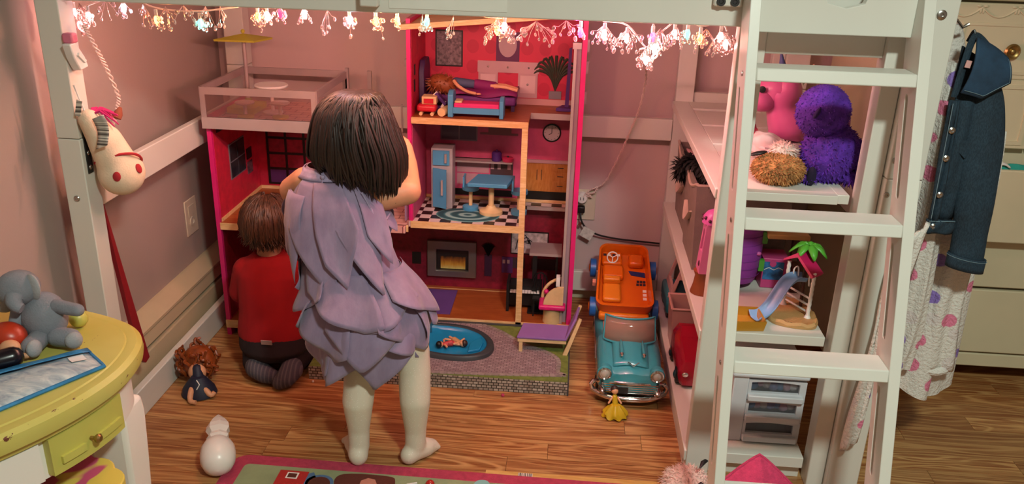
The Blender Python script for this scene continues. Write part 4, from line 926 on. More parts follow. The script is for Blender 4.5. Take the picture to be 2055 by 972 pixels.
for k in range(5): subp('grille_bar', B(cx0-.098, cx0+.098, 2.371, 2.375, .05+k*.0075, .0525+k*.0075), M_chrome, gr)
subp('license_plate', B(cx0-.055, cx0-.005, 2.3675, 2.371, .052, .072), M_dark, gr)
# windscreen
ws = [V((cx0+.098*sin(a), 2.50+.045*(1-cos(a)), 0)) for a in [-1.25+2.5*k/16 for k in range(17)]]
ob('windscreen', MB().grid(lambda u, v: V((ws[int(round(u*16))].x*(1-.04*v)+cx0*.04*v, ws[int(round(u*16))].y+.035*v, .155+.072*v)), 17, 4), M_smoke, car, solid=.002)
fr_ = [V((w.x, w.y, .157)) for w in ws]; ft = [V((w.x*.96+cx0*.04, w.y+.035, .229)) for w in ws]
ob('windscreen_frame', MB().tube(fr_+ft[::-1]+[fr_[0]], .0035, 6), M_carb, car)
ob('interior', B(cx0-.085, cx0+.085, 2.60, 2.9, .09, .108), M_peach, car, bev=.003); ob('seat', B(cx0-.08, cx0+.08, 2.61, 2.65, .105, .15), M_peach, car, bev=.008)
ob('dashboard', B(cx0-.08, cx0+.08, 2.55, 2.57, .158, .172), M_peach, car, bev=.003)
def wheel(parent, c, r, w, tyre, hub, n=28):
    o = ob('wheel', MB().lathe([(r*.7, -w/2), (r, -w/2*.8), (r, w/2*.8), (r*.7, w/2)], c, (1, 0, 0), n), tyre, parent)
    for s_ in (-1, 1): subp('hubcap', MB().lathe([(r*.62, 0), (r*.5, .003), (r*.15, .006)], (c[0]+s_*w*.48, c[1], c[2]), (s_, 0, 0), 18), hub, o)
for x in (-.103, .103):
    for y in (2.47, 2.86): wheel(car, (cx0+x, y, .034), .034, .024, M_black, M_chrome)
ob('side_trim', B(cx0-.1195, cx0-.117, 2.5, 2.9, .098, .102), M_chrome, car); ob('side_trim', B(cx0+.117, cx0+.1195, 2.5, 2.9, .098, .102), M_chrome, car)
for o in car.children_recursive: o.data.transform(Matrix.Translation(V((.234-car.location.x, 0, 0))) @ Matrix.Diagonal((.9, 1, 1, 1)) @ Matrix.Translation(V((car.location.x-cx0, 0, 0))))
car.location.y -= .05
# orange buggy resting on the convertible's rear
M_or = mat('orange_plastic', '#D8620C', .3, var=.03, Subsurface_Weight=.1); M_or2 = mat('light_orange_plastic', '#DE7A1C', .35, var=.03)
M_bw = mat('blue_wheel_plastic', '#1E5FAE', .4)
og = thing('toy_buggy', 'orange plastic toy buggy with blue wheels resting on the turquoise car', 'toy car', (.225, 2.86, .2))
OM = Matrix.Translation(V((.222, 2.735, .168))) @ Matrix.Rotation(radians(22), 4, 'X') @ Matrix.Scale(.93, 4)
def OB(name, m, mm_, par=og, **k): return ob(name, m.xf(OM), mm_, par, **k)
def rrect(w, l0, l1, r, z, taper=1.0, n=6):
    o = []
    for cx_, cy_, a0 in ((w-r, l1-r, 0), (-w+r, l1-r, pi/2), (-w+r, l0+r, pi), (w-r, l0+r, 3*pi/2)):
        for k in range(n+1):
            a = a0+pi/2*k/n; y = cy_+r*sin(a); t = (y-l0)/(l1-l0); o.append(V(((cx_+r*cos(a))*(1-(1-taper)*t), y, z)))
    return o
L0, L1 = 0, .335
OB('tub', loft([rrect(.100, L0+.012, L1-.02, .03, -.05, .86), rrect(.108, L0, L1-.004, .035, -.01, .86), rrect(.110, L0, L1, .035, .012, .86), rrect(.111, L0-.002, L1+.002, .036, .016, .86), rrect(.103, L0+.008, L1-.008, .032, .016, .86), rrect(.096, L0+.014, L1-.016, .03, -.028, .86)], 1, 1), M_or)
OB('front_bumper', MB().box(-.095, .095, -.012, .02, -.062, -.03), M_or2, bev=.008)
OB('seat', MB().box(-.082, -.012, .05, .14, -.028, -.006), M_or2, bev=.008); OB('seat_back', MB().box(-.08, -.014, .14, .165, -.028, .012), M_or2, bev=.006)
OB('bench', MB().box(-.082, .0, .17, .235, -.028, .0), M_or, bev=.008); OB('bench', MB().box(.02, .078, .24, .30, -.028, .004), M_or, bev=.01); OB('dash', MB().box(-.085, -.005, .245, .315, -.028, -.004), M_or, bev=.008)
sw = OB('steering_wheel', MB().tube([(-.045+.021*cos(a), .262+.012*sin(a), .012+.018*sin(a)) for a in [2*pi*k/20 for k in range(21)]], .0026, 6), M_whitep)
for a in (.5, 2.6, 4.7): subp('spoke', MB().cyl((-.045, .262, .012), (-.045+.021*cos(a), .262+.012*sin(a), .012+.018*sin(a)), .0018, .0018, 6).xf(OM), M_whitep, sw)
def OST(name, x0, x1, y0, y1, z, m_): OB(name, MB().box(x0, x1, y0, y1, z, z+.001), m_)
OB('blue_sticker', MB().prism([(.030, .205, -.0275), (.086, .195, -.0275), (.084, .222, -.0275), (.020, .228, -.0275)], (0, 0, .002)), mat('navy_sticker', '#1B2C6B', .4))
stk = mat('dark_sticker', '#2A2030', .5)
for k in range(3): OST('print_mark', .052+k*.012, .062+k*.012, .165, .178, -.0275, stk); OST('print_mark', .050+k*.013, .060+k*.013, .15, .162, -.0275, stk)
for k, y in enumerate((.075, .095, .115)): OST('white_sticker', .074, .088, y, y+.013, -.0275, M_whitep)
for k in range(4): OST('dash_print', -.08+k*.018, -.068+k*.018, .285, .297, -.0038, M_whitep if k % 2 else stk)
for x in (-.118, .118):
    for y in (.045, .255):
        o = OB('wheel', MB().lathe([(.025, -.013), (.037, -.011), (.037, .011), (.025, .013)], (x, y, -.045), (1, 0, 0), 24), M_bw)
        subp('hubcap', MB().lathe([(.02, 0), (.012, .004)], (x+(.013 if x > 0 else -.013), y, -.045), (1 if x > 0 else -1, 0, 0), 16).xf(OM), M_or2, o)
OB('side_lamp', MB().box(-.121, -.108, .14, .16, -.03, -.012), M_peach)
og.location.y -= .048; og.location.x += .006
# little figure in a yellow dress
yd = thing('figurine', 'small brown haired figure in a ruffled yellow dress in front of the turquoise car', 'toy figure', (.188, 2.30, 0))
def ruff(R, z, amp, n): return [V((.19+(R+amp*sin(n*t))*cos(t), 2.305+(R*.75+amp*sin(n*t))*sin(t), z+amp*.8*cos(n*t))) for t in [2*pi*k/48 for k in range(48)]]
ob('dress', loft([ruff(.014, .045, .001, 6), ruff(.024, .034, .003, 7), ruff(.036, .018, .004, 7), ruff(.039, .006, .004, 8)]), mat('yellow_satin', '#C9A51E', .4, bump=.2, bs=90), yd)
ob('torso', MB().cap((.188, 2.312, .045), (.186, 2.318, .065), .009, .008), MATS['yellow_satin'], yd); ob('head', MB().ell((.185, 2.322, .083), .011), M_dollskin, yd); ob('hair', MB().ell((.184, 2.326, .086), (.0125, .012, .013)), M_bhair, yd); ob('arm', MB().cap((.178, 2.316, .062), (.168, 2.306, .048), .0035, .003), M_dollskin, yd); ob('arm', MB().cap((.196, 2.316, .062), (.206, 2.306, .05), .0035, .003), M_dollskin, yd)
yd.location.y -= .045
# ---------------- floor toys ----------------
dd = thing('curly_doll', 'curly auburn haired doll in navy dress slumped by the left baseboard', 'doll', (-1.16, 2.27, 0))
M_curl = mat('auburn_curls', '#8E4318', .4, var=.2, vs=40)
mm = MB().ell((-1.165, 2.315, .065), (.055, .05, .058))
rr = random.Random(3)
for k in range(60):
    a = rr.uniform(0, 2*pi); h = rr.uniform(.0, 1); R = .046*sin(pi*min(.95, .25+.7*h))+.016; c = V((-1.165+R*cos(a), 2.315+R*.9*sin(a), .132-.10*h))
    q = rr.uniform(.010, .016); t0 = rr.uniform(0, 6); pts = [c+V((cos(a)*q*.5*cos(t0+t)+(-sin(a))*q*sin(t0+t)*.5, sin(a)*q*.5*cos(t0+t)+cos(a)*q*sin(t0+t)*.5, -.007*t+q*.4*sin(t0+t*1.3))) for t in [k2*.55 for k2 in range(11)]]
    mm.tube(pts, [.003, .0045, .005, .005, .005, .005, .005, .005, .0045, .0035, .002], 6)
ob('hair', mm, M_curl, dd)
ob('face', MB().ell((-1.148, 2.262, .06), (.028, .024, .03)), M_dollskin, dd)
ob('dress', loft([[V((-1.135+r*cos(t)*1.1, 2.235+r*sin(t), z)) for t in [2*pi*k/28 for k in range(28)]] for r, z in ((.018, .062), (.03, .045), (.045, .022), (.05, .004))]), mat('navy_velvet', '#1A1E33', .6), dd)
ob('torso', MB().cap((-1.138, 2.245, .055), (-1.145, 2.257, .075), .017, .016), MATS['navy_velvet'], dd)
ob('leg', MB().tube(spline([(-1.145, 2.215, .035), (-1.142, 2.192, .028), (-1.136, 2.172, .012), (-1.118, 2.168, .010)], 4), [.009]*7+[.008]*3+[.007]*3, 10), M_dollskin, dd); ob('leg', MB().tube(spline([(-1.12, 2.222, .035), (-1.10, 2.212, .025), (-1.085, 2.208, .014), (-1.076, 2.215, .022)], 4), [.009]*7+[.008]*3+[.007]*3, 10), M_dollskin, dd)
ob('bow', MB().tube([(-1.13, 2.215, .06), (-1.118, 2.206, .05), (-1.126, 2.2, .035)], .0018, 5), M_whitep, dd)
dd.location.x += .016
eg = thing('white_egg_toy', 'smooth white egg shaped toy with a crumpled pointed neck on the floor', 'toy', (-.93, 1.91, 0))
ax = V((-.34, .90, .22)).normalized(); c0 = V((-.905, 1.868, .047))
ob('body', MB().lathe([(.001, -.060), (.02, -.056), (.036, -.044), (.045, -.024), (.047, -.003), (.045, .02), (.037, .038), (.025, .051)], c0, ax, 28), mat('glossy_white', '#EDE6E0', .3), eg)
ob('neck', MB().lathe([(.024, .044), (.026, .054), (.030, .064), (.024, .076), (.032, .092), (.030, .108), (.020, .128), (.004, .150)], c0, ax, 7, sx=1.05, sy=.8), MATS['glossy_white'], eg, flat=True)
for nm, x, y, r, c, lb in (('floor_bead', -.165, 2.335, .006, '#B0305C', 'tiny magenta bead on the floor in front of the patio'), ('floor_bead', -.787, 2.345, .004, '#E9E0DA', 'tiny white crumb on the floor by the patio left corner')):
    tag(ob(nm, MB().ell((x, y, r*.8), r, nu=8, nv=6), mat('bead_'+c[1:], c, .5)), lb, 'bead')
tag(ob('pale_plank', B(-.178, .30, 1.90, 1.947, .0002, .0022), wood('pale_floor_strip', '#D2A35C', '#C08F48', '#DDB673', (4, 30, 30), .4, .4, rnd=False)), 'pale floor plank at the rug edge', 'strip')  # thin overlay standing for one paler floor plank
M_bar = N('barcode_print'); M_bar.set(Roughness=.5); M_bar.col(M_bar.ramp(M_bar.noise(M_bar.coord(scale=(420, 0, 0)), 1, 2), [(.48, lin('#3A3430')), (.52, lin('#E6DDD2'))])); M_bar = M_bar.m
tag(ob('barcode_sticker', B(-.088, -.048, 1.926, 1.943, .0023, .0029), M_bar), 'white barcode sticker on the pale floor strip', 'sticker')
# play rug
rg = thing('play_rug', 'printed children\'s play rug with pink border at the bottom of the photo', 'rug', (-.35, 1.5, 0))
def rl(x0, x1, y0, y1, r, z): return [V((cx_+r*cos(a0+pi/2*k/6), cy_+r*sin(a0+pi/2*k/6), z)) for cx_, cy_, a0 in ((x1-r, y1-r, 0), (x0+r, y1-r, pi/2), (x0+r, y0+r, pi), (x1-r, y0+r, 3*pi/2)) for k in range(7)]
RM = Matrix.Translation(V((-.40, 1.915, 0))) @ Matrix.Rotation(radians(-.6), 4, 'Z') @ Matrix.Translation(V((.40, -1.915, 0)))
def RB(name, m, mt): return ob(name, m.xf(RM), mt, rg)
pile = dict(bump=.5, bs=500)
RB('border', MB().prism(rl(-.885, .38, 1.05, 1.928, .05, .0003), (0, 0, .006)), mat('pink_rug_pile', '#B23A55', .95, var=.1, vs=60, **pile))
RB('field', MB().prism(rl(-.84, .335, 1.095, 1.888, .015, .0045), (0, 0, .0022)), mat('sage_rug_pile', '#93A078', .95, var=.12, vs=8, **pile))
z = .0068
RB('red_house_print', MB().box(-.735, -.655, 1.80, 1.872, z, z+.0006), mat('red_rug_pile', '#B32622', .95, **pile)); RB('window_print', MB().box(-.712, -.68, 1.838, 1.864, z+.0006, z+.001), M_whitep); RB('window_pane_print', MB().box(-.708, -.684, 1.842, 1.860, z+.001, z+.0013), mat('brown_rug_pile', '#5E2A1E', .95, **pile))
RB('gable_print', MB().prism([(-.655, 1.80, z), (-.63, 1.80, z), (-.63, 1.85, z), (-.642, 1.872, z), (-.655, 1.865, z)], (0, 0, .0005)), mat('blue_rug_pile', '#4F6E96', .95, **pile))
RB('arch_print', MB().lathe([(.038, 0), (.038, .0005)], (-.615, 1.83, z), n=24, sy=.9), MATS['blue_rug_pile']); RB('arch_door_print', MB().lathe([(.03, 0), (.03, .0009)], (-.615, 1.825, z), n=24), MATS['brown_rug_pile'])
RB('puddle_print', MB().prism(spline([(-.56, 1.875, z), (-.575, 1.83, z), (-.53, 1.79, z), (-.47, 1.785, z), (-.42, 1.81, z), (-.415, 1.86, z), (-.44, 1.88, z)], 5, True), (0, 0, .0005)), MATS['brown_rug_pile'])
RB('flower_print', MB().lathe([(.024, 0), (.024, .0008)], (-.485, 1.842, z), n=7), mat('rose_rug_pile', '#C9836E', .95, **pile))
tag(ob('red_toy_ball', MB().ell((-.318, 1.845, .018), .0125), mat('red_gloss', '#B3261F', .25)), 'small red toy ball lying on the rug', 'toy ball')
tag(ob('white_stick', MB().rbox((-.368, 1.85, .0105), (.028, .005, .005), (0, 0, 22)), M_whitep), 'short white stick lying on the rug', 'stick')
tag(ob('teal_toy_piece', MB().prism(spline([(-.20, 1.85, .0075), (-.195, 1.873, .0075), (-.175, 1.878, .0075), (-.163, 1.87, .0075), (-.158, 1.845, .0075)], 3, True), (0, 0, .012)), mat('teal_plastic', '#7FB2B0', .5)), 'teal plastic toy piece on the rug edge', 'toy')
tag(ob('white_toy_card', MB().rbox((-.28, 1.838, .0085), (.04, .012, .002), (0, 0, -10)), M_whitep), 'narrow white card beside the red ball on the rug', 'card')
# ---------------- toys on the bookcase ----------------
# lower shelf
tk = thing('toy_truck', 'teal toy truck with pale pink window frame at the back of the lowest shelf', 'toy truck', (.45, 2.88, .078))
M_teal = mat('teal_truck_plastic', '#3C8C98', .35); M_pf = mat('pale_pink_plastic', '#D9A79F', .4)
ob('body', B(.385, .60, 2.80, 2.99, .10, .165), M_teal, tk, bev=.012)
ob('window_frame', MB().plate([[(.39, .165), (.60, .165), (.575, .31), (.44, .31)], [(.408, .182), (.58, .182), (.562, .235), (.425, .235)], [(.430, .248), (.558, .248), (.552, .295), (.445, .295)]], lambda u, v, t: V((u, t, v)), 2.81, 2.82), M_pf, tk)
ob('window_frame', MB().plate([[(2.82, .165), (2.98, .165), (2.965, .31), (2.825, .31)], [(2.835, .185), (2.965, .185), (2.952, .295), (2.838, .295)]], lambda u, v, t: V((.40+(v-.165)*.28+t, u, v)), 0, .01), M_pf, tk)
ob('roof', B(.445, .58, 2.815, 2.975, .30, .312), M_pf, tk, bev=.004)
for x in (.40, .575):
    for y in (2.835, 2.955): wheel(tk, (x, y, .1085), .03, .022, M_black, M_sil)
ob('windscreen', B(.418, .58, 2.822, 2.824, .185, .236), mat('dark_glass', '#2B4A55', .1), tk)
pb = thing('toy_plastic_box', 'clear pale pink plastic box behind the red car on the lowest shelf', 'toy box', (.425, 2.62, .078))
ob('box', loft([[V((.385, 2.57, .079)), V((.5, 2.57, .079)), V((.5, 2.68, .079)), V((.385, 2.68, .079))], [V((.375, 2.565, .235)), V((.51, 2.565, .235)), V((.51, 2.69, .235)), V((.375, 2.69, .235))], [V((.381, 2.571, .235)), V((.504, 2.571, .235)), V((.504, 2.684, .235)), V((.381, 2.684, .235))], [V((.39, 2.576, .084)), V((.495, 2.576, .084)), V((.495, 2.675, .084)), V((.39, 2.675, .084))]]), mat('translucent_pink', '#E2B7AE', .25, Transmission_Weight=.35), pb)
ob('rim', MB().tube([(.375, 2.565, .235), (.51, 2.565, .235), (.51, 2.69, .235), (.375, 2.69, .235), (.375, 2.565, .235)], .004, 6), M_pf, pb)
rc = thing('toy_car', 'glossy crimson toy car on the lowest shelf behind the middle upright', 'toy car', (.44, 2.44, .078))
M_crim = mat('crimson_plastic', '#A5122E', .2)
ob('body', loft([[V((.44+a*w, y, .092+b*h)) for a, b in ((-.9, 0), (-1, .3), (-.95, .75), (-.7, 1), (.7, 1), (.95, .75), (1, .3), (.9, 0))] for y, w, h in ((2.32, .05, .05), (2.335, .06, .075), (2.40, .062, .095), (2.45, .064, .115), (2.53, .064, .112), (2.55, .058, .09))]), M_crim, rc)
ob('windscreen', MB().prism([(.39, 2.425, .192), (.49, 2.425, .192), (.485, 2.465, .225), (.395, 2.465, .225)], (0, .004, 0)), M_crim, rc)
for x in (.383, .497):
    for y in (2.365, 2.51): wheel(rc, (x, y, .1045), .026, .016, M_black, M_chrome)
for x in (.40, .48): ob('headlight', MB().ell((x, 2.319, .13), (.01, .004, .008)), M_chrome, rc)
# fabric bins on the middle shelf
M_fab = mat('grey_brown_fabric', '#8A7A72', .95, var=.05, vs=30, bump=.3, bs=300); M_trimf = mat('beige_binding', '#C2A99A', .9)
def fbin(y0, y1, z1, x0, label):
    b = thing('fabric_bin', label, 'storage bin', ((x0+.66)/2, (y0+y1)/2, .447), 'fabric bins on the middle shelf')
    z0 = .4478
    ob('wall', loft([[V((x0, y0, z0)), V((.66, y0, z0)), V((.66, y1, z0)), V((x0, y1, z0))], [V((x0-.012, y0-.004, z1)), V((.665, y0-.004, z1)), V((.665, y1+.004, z1)), V((x0-.012, y1+.004, z1))], [V((x0-.006, y0+.002, z1)), V((.659, y0+.002, z1)), V((.659, y1-.002, z1)), V((x0-.006, y1-.002, z1))], [V((x0+.006, y0+.006, z0+.006)), V((.654, y0+.006, z0+.006)), V((.654, y1-.006, z0+.006)), V((x0+.006, y1-.006, z0+.006))]]), M_fab, b)
    ob('rim_binding', MB().tube(spline([(x0-.010, y0, z1+.004), (x0-.012, (y0+y1)/2, z1-.03), (x0-.010, y1, z1+.004)], 6), .005, 6), M_trimf, b)
    ob('rim_binding', MB().tube([(x0-.010, y0, z1), (.663, y0, z1)], .005, 6), M_trimf, b)
    ob('handle', MB().tube(spline([(x0-.008, y0+.3*(y1-y0), (z0+z1)/2+.03), (x0-.016, (y0+y1)/2, (z0+z1)/2-.012), (x0-.008, y0+.75*(y1-y0), (z0+z1)/2+.03)], 6), .010, 6, sq=.3), M_trimf, b)
fbin(2.67, 2.98, .70, .405, 'grey fabric bin farther back on the middle shelf under the slats')
fbin(2.405, 2.645, .715, .395, 'grey fabric bin nearer the front on the middle shelf')
pkc = tag(ob('pink_cloth', MB().grid(lambda u, v: V((.41+.2*u, 2.69+.2*v, .70+.045*sin(pi*u)*sin(pi*v)+.012*noise.noise(V((u*5, v*5, 1))))), 16, 16), mat('dusty_pink_cloth', '#C9989A', .9), solid=.004), 'dusty pink cloth bunched in the back fabric bin', 'cloth')
fb = MB(); rr = random.Random(5)
ctr = spline([(.385, 2.75, .655), (.375, 2.70, .69), (.385, 2.64, .725), (.40, 2.57, .745), (.42, 2.48, .752), (.44, 2.40, .745)], 8)
for p in ctr:
    for k in range(22):
        d = V((rr.uniform(-1, 1), rr.uniform(-1, 1), rr.uniform(-1, .75))).normalized(); L = rr.uniform(.02, .05)
        a, b_, _ = frame(d); q = p+d*L
        if q.z > .797: q.z = .797
        fb.add([p-a*.004, p+a*.004, p.lerp(q, .6)+a*.006, q+V((0, 0, -.008)), p.lerp(q, .6)-a*.006], [(0, 1, 2, 3, 4)])
tag(ob('feather_boa', fb, mat('black_feathers', '#0C0B0E', .7), flat=True), 'black feather boa spilling over the fabric bins', 'feather boa')
# middle shelf front: playset
pc2 = thing('toy_castle', 'pink toy tower with dark window and brown base at the left of the middle shelf', 'toy tower', (.435, 2.25, .447))
M_mag = mat('orchid_plastic', '#D05FAE', .4); M_pinkp = mat('bubblegum_plastic', '#E27BB2', .4); M_brp = mat('brown_plastic', '#8C4B26', .5)
ob('base', loft([[V((.405+r*cos(t), 2.245+r*sin(t), z)) for t in [2*pi*k/16 for k in range(16)]] for r, z in ((.034, .4478), (.028, .47), (.024, .50), (.030, .515))]), M_brp, pc2)
ob('body', MB().plate([[(2.215, .515), (2.275, .515), (2.27, .66), (2.22, .66)], [(2.23, .575), (2.26, .575), (2.256, .64), (2.234, .64)]], lambda u, v, t: V((.385+t+(v-.515)*.06, u, v)), 0, .045), M_pinkp, pc2)
ob('window', B(.41, .425, 2.225, 2.265, .57, .645), mat('maroon_plastic', '#5B1838', .4), pc2)
ob('heart', MB().ell((.3865, 2.235, .54), (.003, .008, .009)), MATS['maroon_plastic'], pc2)
tdome = ob('dome', MB().lathe([(.032, 0), (.03, .018), (.02, .032), (.004, .04)], (.415, 2.245, .66), n=18), M_mag, pc2)
for k in range(5): subp('dome_hole', MB().ell((.415+.03*cos(2.2+k*.5), 2.245+.03*sin(2.2+k*.5), .672+.006*(k % 2)), .005, nu=8, nv=6), MATS['maroon_plastic'], tdome)
th = thing('toy_tree_house', 'purple barrel toy tree house with green hinges and brown roof on the middle shelf', 'toy house', (.56, 2.36, .447))
M_pur = mat('grape_plastic', '#8A3A9E', .4)
br = ob('barrel', MB().lathe([(.060, .0), (.064, .01), (.070, .05), (.072, .11), (.070, .155), (.071, .16), (.065, .165), (.063, .172), (.05, .192), (.03, .203), (.005, .207)], (.503, 2.32, .425+.045), n=36), M_pur, th)
for k in range(6): subp('barrel_seam', MB().tube([(.503+.0715*cos(t), 2.32+.0715*sin(t), .495+k*.024) for t in [2*pi*j/36 for j in range(37)]], .001, 4), mat('dark_grape', '#6E2A82', .4), br)
for t, z in ((-.9, .645), (-1.3, .65), (-1.7, .645), (-1.1, .66), (-1.5, .663)): subp('heart_hole', MB().ell((.503+.056*cos(t), 2.32+.056*sin(t), z), (.006, .006, .004)), MATS['dark_grape'], br)
for z in (.505, .59): subp('green_hinge', B(.565, .580, 2.285, 2.30, z, z+.034), mat('leaf_green_plastic', '#4FA03A', .4), br)
subp('door_knob', MB().ell((.556, 2.27, .565), (.008, .006, .006)), M_mag, br)
ob('trunk', MB().lathe([(.03, 0), (.022, .03), (.024, .045)], (.51, 2.33, .4478), n=14), mat('dark_trunk_plastic', '#4A2A1C', .5), th)
rf2 = ob('roof', B(.575, .692, 2.265, 2.36, .612, .626), mat('tan_plastic', '#C39A62', .5), th, bev=.003)
ob('post', B(.665, .682, 2.33, 2.35, .4478, .612), MATS['dark_trunk_plastic'], th); ob('post', B(.660, .688, 2.275, 2.29, .4478, .54), MATS['dark_trunk_plastic'], th)
ob('vine', MB().ell((.572, 2.33, .648), (.022, .018, .016)).spikes((.572, 2.33, .648), (.02, .017, .015), 60, .012, .004), mat('olive_green_plastic', '#5F8A34', .5), th)
tbx = thing('toy_box', 'pink and blue printed toy box behind the slide on the middle shelf', 'toy box', (.62, 2.34, .447))
ob('box', B(.58, .655, 2.30, 2.38, .4478, .54), mat('hot_pink_box', '#C2437E', .45), tbx, bev=.002)
wp = ob('wave_print', B(.583, .64, 2.2985, 2.30, .475, .53), mat('blue_wave_print', '#2D6FA8', .4, var=.3, vs=60), tbx); subp('shell_print', MB().lathe([(.01, 0), (.01, .001)], (.608, 2.2985, .525), (0, -1, 0), 7), MATS['hot_pink_box'], wp)
subp('wave_line', MB().tube(spline([(.585, 2.298, .505), (.598, 2.298, .512), (.612, 2.298, .506), (.625, 2.298, .513), (.638, 2.298, .507)], 3), .0012, 4), M_whitep, wp)
sd = thing('toy_slide', 'pale blue toy slide with pink roof and green palm on a sandy base', 'toy slide', (.62, 2.12, .447))
M_sand = mat('sand_plastic', '#C79A62', .6, bump=.4, bs=300); M_lblue = mat('pale_blue_plastic', '#84AEDF', .35)
sb = spline([(.575, 2.06, .4478), (.665, 2.04, .4478), (.69, 2.10, .4478), (.672, 2.20, .4478), (.60, 2.21, .4478), (.56, 2.13, .4478)], 6, True)
def sring(s, z): return [V((.625+(p.x-.625)*s, 2.12+(p.y-2.12)*s, z+(.003*sin(i*2.1) if z > .455 else 0))) for i, p in enumerate(sb)]
ob('sand_base', loft([sring(1, .4478), sring(1.02, .456), sring(.96, .463), sring(.88, .460)]), M_sand, sd)
def slide_pt(t): return spline([(.655, 2.14, .545), (.628, 2.135, .546), (.604, 2.12, .535), (.583, 2.105, .507), (.562, 2.09, .475), (.54, 2.075, .459), (.518, 2.065, .457)], 6)
sp_ = slide_pt(0)
def slf(u, v):
    i = min(len(sp_)-1, int(round(v*(len(sp_)-1)))); p = sp_[i]; d = (sp_[min(i+1, len(sp_)-1)]-sp_[max(i-1, 0)]); d.z = 0; d.normalize(); s_ = V((-d.y, d.x, 0)); w = .021 if v < .85 else .021+.006*(v-.85)/.15
    a = -1+2*u; return p+s_*a*w+V((0, 0, .016*abs(a)**4))
ob('slide', MB().grid(slf, 9, len(sp_)), M_lblue, sd, solid=.0025)
ob('sl_end', MB().ell((.535, 2.07, .4525), (.014, .012, .004)), M_lblue, sd).name = 'slide_foot'
for x, y in ((.617, 2.17), (.662, 2.085)):
    pts = [V((x, y, .462+k*.0075)) for k in range(18)]
    ob('rope_post', MB().tube(pts, [.0045+.0012*(k % 2) for k in range(18)], 8), M_whitep, sd); ob('post_foot', MB().lathe([(.011, 0), (.008, .006), (.005, .012)], (x, y, .458), n=14), M_whitep, sd)
for x, y in ((.630, 2.155), (.662, 2.115)): ob('hand_rail', MB().tube(spline([(x, y, .54), (x-.002, y, .57), (x+.008, y, .578), (x+.012, y, .55)], 4), .0022, 6), M_whitep, sd)
for z in (.475, .495, .515): ob('step', MB().cyl((.62, 2.17, z), (.662, 2.09, z), .003, .003, 6), M_whitep, sd)
ob('roof', MB().prism([(.602, 2.18, .585), (.602, 2.176, .592), (.622, 2.13, .627), (.655, 2.072, .585), (.65, 2.070, .58), (.622, 2.122, .618)], (.035, .03, 0)), mat('raspberry_plastic', '#D01F62', .4), sd)
mm = MB()
for k in range(7):
    a = 2*pi*k/7+.3; L = .05; c = V((.66, 2.16, .637)); dv = V((cos(a), sin(a), 0)); s_ = V((-sin(a), cos(a), 0))
    P = [c+dv*L*t+V((0, 0, .010*sin(pi*t)-.022*t*t)) for t in (0, .3, .6, .85, 1)]; Wd = [.003, .010, .013, .008, .001]
    vs = [p+s_*w+V((0, 0, -.002)) for p, w in zip(P, Wd)]+[p+V((0, 0, .002)) for p in P]+[p-s_*w+V((0, 0, -.002)) for p, w in zip(P, Wd)]
    lf = MB().add(vs, [(j, j+1, 5+j+1, 5+j) for j in range(4)]+[(5+j, 5+j+1, 10+j+1, 10+j) for j in range(4)])
    ob('palm_leaf', lf, mat('bright_green_plastic', '#5BB53A', .4), sd, solid=.002)
ob('palm_trunk', MB().cyl((.662, 2.16, .46), (.66, 2.16, .636), .005, .004, 10), MATS['dark_trunk_plastic'], sd)
tag(ob('yellow_tray', loft([[V((.445, 2.005, .4478)), V((.535, 2.015, .4478)), V((.53, 2.10, .4478)), V((.445, 2.10, .4478))], [V((.44, 2.002, .475)), V((.54, 2.012, .475)), V((.535, 2.105, .475)), V((.44, 2.105, .475))], [V((.444, 2.006, .475)), V((.536, 2.016, .475)), V((.531, 2.101, .475)), V((.444, 2.101, .475))], [V((.45, 2.01, .452)), V((.53, 2.02, .452)), V((.526, 2.096, .452)), V((.45, 2.096, .452))]]), mat('amber_plastic', '#C98E2A', .3, Transmission_Weight=.15)), 'amber yellow plastic tray at the foot of the blue slide', 'tray')
tag(ob('dark_doll_hair', MB().ell((.60, 2.2, .80-.012), (.13, .08, .008)), M_black), 'dark fabric hanging just under the top shelf', 'cloth') if False else None
# plastic drawer unit at the bottom
du = thing('drawer_unit', 'white plastic three drawer unit on the lowest shelf behind the ladder', 'drawer unit', (.59, 2.2, .078))
M_du = mat('cool_white_plastic', '#D6D8DE', .4); M_duc = mat('clear_drawer_plastic', '#DCDCE2', .15, Transmission_Weight=.92, IOR=1.15)
ob('side', B(.488, .505, 2.075, 2.40, .0785, .285), M_du, du, bev=.003); ob('side', B(.672, .686, 2.075, 2.40, .0785, .285), M_du, du, bev=.003); ob('back', B(.505, .672, 2.39, 2.40, .0785, .285), M_du, du)
ob('lid', B(.482, .69, 2.05, 2.405, .285, .30), M_du, du, bev=.006); ob('front_panel', B(.488, .53, 2.058, 2.075, .0785, .285), M_du, du, bev=.004)
rr = random.Random(11)
for k, z0 in enumerate((.0830, .148, .213)):
    d = ob('drawer', MB().plate([[(.530, z0), (.686, z0), (.686, z0+.063), (.530, z0+.063)], [(.538, z0+.024), (.538, z0+.055)]+[(.538+.13*j/6, z0+.055+.004*sin(pi*j/6)) for j in range(1, 6)]+[(.668, z0+.055), (.668, z0+.024)]], lambda u, v, t: V((u, t, v)), 2.060, 2.07), M_du, du)
    subp('drawer_handle', B(.530, .68, 2.046, 2.062, z0+.002, z0+.02), M_du, d, bev=.003)
    subp('drawer_front', B(.536, .67, 2.071, 2.073, z0+.022, z0+.06), M_duc, d)
    if k:
        for j in range(7): subp('drawer_contents', MB().ell((.55+j*.018, 2.088+rr.uniform(0, .006), z0+.036+rr.uniform(-.004, .006)), (.015, .012, .016), nu=10, nv=7), mat('content_'+str(j % 4), ['#6FA3D8', '#E3B4C2', '#F0EAE4', '#8F9CCB'][j % 4], .8), d)
